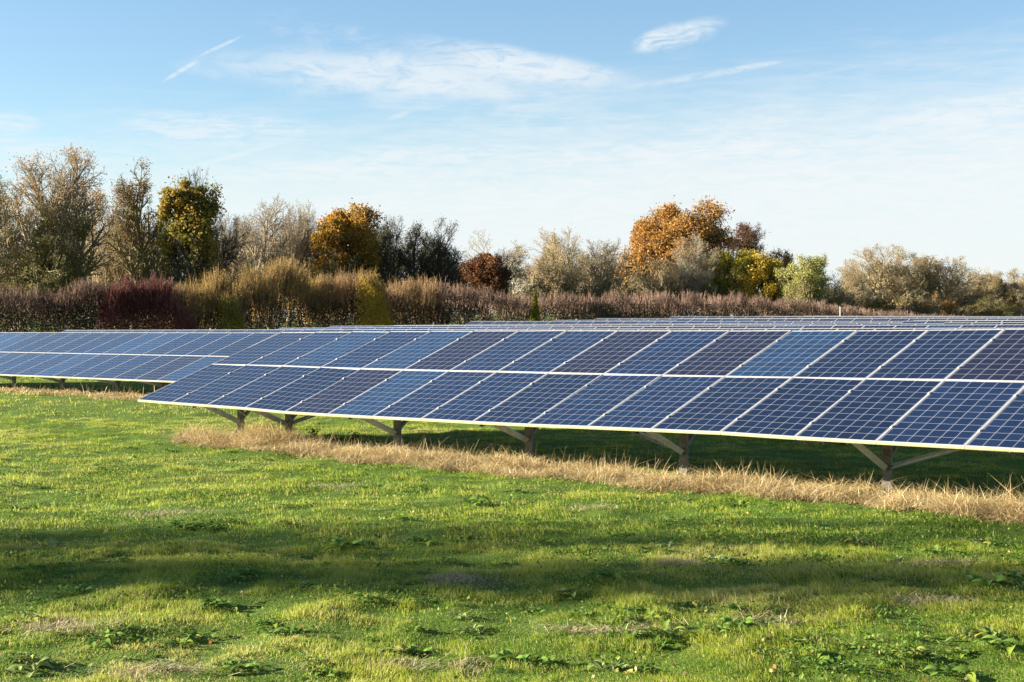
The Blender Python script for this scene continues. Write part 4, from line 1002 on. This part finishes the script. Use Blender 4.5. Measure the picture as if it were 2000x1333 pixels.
def blob(px, py, hw, hh, rotdeg, nz, lo, hi, amp, wamp=.35, soft=1.0):
    """soft patch of cloud at a compass direction and elevation"""
    a0 = math.atan((px - 1000) / F); e0 = math.atan((HY - py) / F)
    dx = math_n(nt, 'SUBTRACT', az, a0); dy = math_n(nt, 'SUBTRACT', el, e0)
    c, s = math.cos(R(rotdeg)), math.sin(R(rotdeg))
    u = math_n(nt, 'ADD', math_n(nt, 'MULTIPLY', dx, c * F / hw), math_n(nt, 'MULTIPLY', dy, s * F / hw))
    v = math_n(nt, 'ADD', math_n(nt, 'MULTIPLY', dx, -s * F / hh), math_n(nt, 'MULTIPLY', dy, c * F / hh))
    u = math_n(nt, 'ADD', u, math_n(nt, 'MULTIPLY', math_n(nt, 'SUBTRACT', warp, .5), wamp * 2)); v = math_n(nt, 'ADD', v, math_n(nt, 'MULTIPLY', math_n(nt, 'SUBTRACT', warp2, .5), wamp * 2.5))
    d = math_n(nt, 'ADD', math_n(nt, 'MULTIPLY', u, u), math_n(nt, 'MULTIPLY', v, v))
    m = math_n(nt, 'POWER', math_n(nt, 'SUBTRACT', 1.0, sstep(d, .0, soft * 1.5)), 1.5)
    return math_n(nt, 'MULTIPLY', math_n(nt, 'MULTIPLY', m, sstep(nz, lo, hi)), amp)
B = [blob(1350, 300, 420, 34, 2, streak2, .36, .62, .5), blob(700, 345, 330, 22, -2, streak2, .36, .62, .5), blob(1700, 390, 380, 26, 3, streak, .4, .65, .5), blob(1500, 245, 220, 18, 6, wisp, .36, .66, .35), blob(760, 150, 330, 46, -3, wisp, .27, .60, .72), blob(1030, 130, 240, 34, -10, wisp, .27, .58, .78), blob(850, 160, 400, 60, -3, warp2, .2, .8, .3), blob(930, 190, 330, 40, -3, streak, .38, .7, .35),
     blob(1322, 74, 96, 25, 14, wisp, .25, .65, .8, .5), blob(1280, 85, 50, 20, 8, wisp, .3, .6, .7, .3), blob(1375, 152, 150, 8, 8, wisp, .3, .65, .5, .3), blob(1480, 135, 50, 5, 6, wisp, .2, .6, .35, .2),
     blob(357, 150, 44, 5, 32, wisp, .3, .6, .6, .3), blob(435, 101, 46, 4, 26, wisp, .3, .6, .6, .3), blob(400, 150, 60, 16, -10, wisp, .35, .7, .3),
     blob(420, 262, 210, 36, 0, streak2, .34, .62, .55), blob(460, 310, 90, 6, 16, wisp, .1, .5, .45, .10), blob(780, 228, 28, 6, 18, wisp, .2, .5, .35, .12), blob(650, 75, 160, 34, -12, wisp, .42, .75, .28),
     blob(20, 262, 60, 26, 0, streak2, .3, .6, .5), blob(820, 305, 260, 26, 3, streak2, .40, .66, .5), blob(1900, 235, 240, 26, 9, streak2, .32, .62, .5), blob(60, 320, 220, 40, 0, streak2, .35, .65, .45), blob(1050, 235, 220, 22, 0, streak2, .45, .7, .3)]
acc = B[0]
for b_ in B[1:]: acc = math_n(nt, 'ADD', acc, math_n(nt, 'MULTIPLY', b_, math_n(nt, 'SUBTRACT', 1.0, acc)), clamp=True)
# veil of thin high cloud thickening towards the horizon, higher on the right
edge = math_n(nt, 'ADD', math_n(nt, 'ADD', el, math_n(nt, 'MULTIPLY', az, -.085)), math_n(nt, 'MULTIPLY', math_n(nt, 'SUBTRACT', streak, .5), -.075))
edge = math_n(nt, 'ADD', edge, math_n(nt, 'MULTIPLY', math_n(nt, 'SUBTRACT', warp, .5), -.03))
veil = math_n(nt, 'MULTIPLY', math_n(nt, 'SUBTRACT', 1.0, sstep(edge, .060, .172)), math_n(nt, 'ADD', .72, math_n(nt, 'MULTIPLY', sstep(streak2, .3, .65), .27)))
acc = math_n(nt, 'ADD', acc, math_n(nt, 'MULTIPLY', veil, math_n(nt, 'SUBTRACT', 1.0, acc)), clamp=True)
hs = nt.nodes.new('ShaderNodeHueSaturation'); hs.inputs['Saturation'].default_value = 1.0; nt.links.new(sky.outputs[0], hs.inputs['Color'])
tint = nt.nodes.new('ShaderNodeMix'); tint.data_type = 'RGBA'; tint.blend_type = 'MULTIPLY'; tint.inputs[0].default_value = 1
nt.links.new(hs.outputs[0], tint.inputs[6]); tint.inputs[7].default_value = (.765, .832, .89, 1)
cl = mix_c(nt, acc, tint.outputs[2], (3.85, 4.05, 4.15))
nt.links.new(cl, bg.inputs[0]); bg.inputs[1].default_value = .0505

sl = bpy.data.lights.new('sun', 'SUN'); sl.energy = 5.0; sl.angle = R(.55); sl.color = (1.0, .90, .74)
so = bpy.data.objects.new('sun', sl); COL.objects.link(so)
sd = Vector((sun_az_vec[0] * math.cos(R(SUN_EL)), sun_az_vec[1] * math.cos(R(SUN_EL)), math.sin(R(SUN_EL))))
so.rotation_euler = sd.to_track_quat('Z', 'Y').to_euler(); so.location = (-20, 5, 30)

cam = bpy.data.cameras.new('camera'); cam.sensor_width = 36; cam.lens = 36 * F / 2000; cam.clip_end = 9000; cam.clip_start = .1
co = bpy.data.objects.new('camera', cam); COL.objects.link(co)
co.location = (0, 0, CZ); co.rotation_euler = (math.pi / 2 - .01691, 0, 0); scene.camera = co
scene.view_settings.view_transform = 'Standard'; scene.view_settings.look = 'None'; scene.view_settings.gamma = 1
scene.view_settings.use_curve_mapping = False; scene.view_settings.exposure = 2.2
scene.cycles.max_bounces = 4; scene.cycles.diffuse_bounces = 3; scene.cycles.transmission_bounces = 2; scene.cycles.glossy_bounces = 2
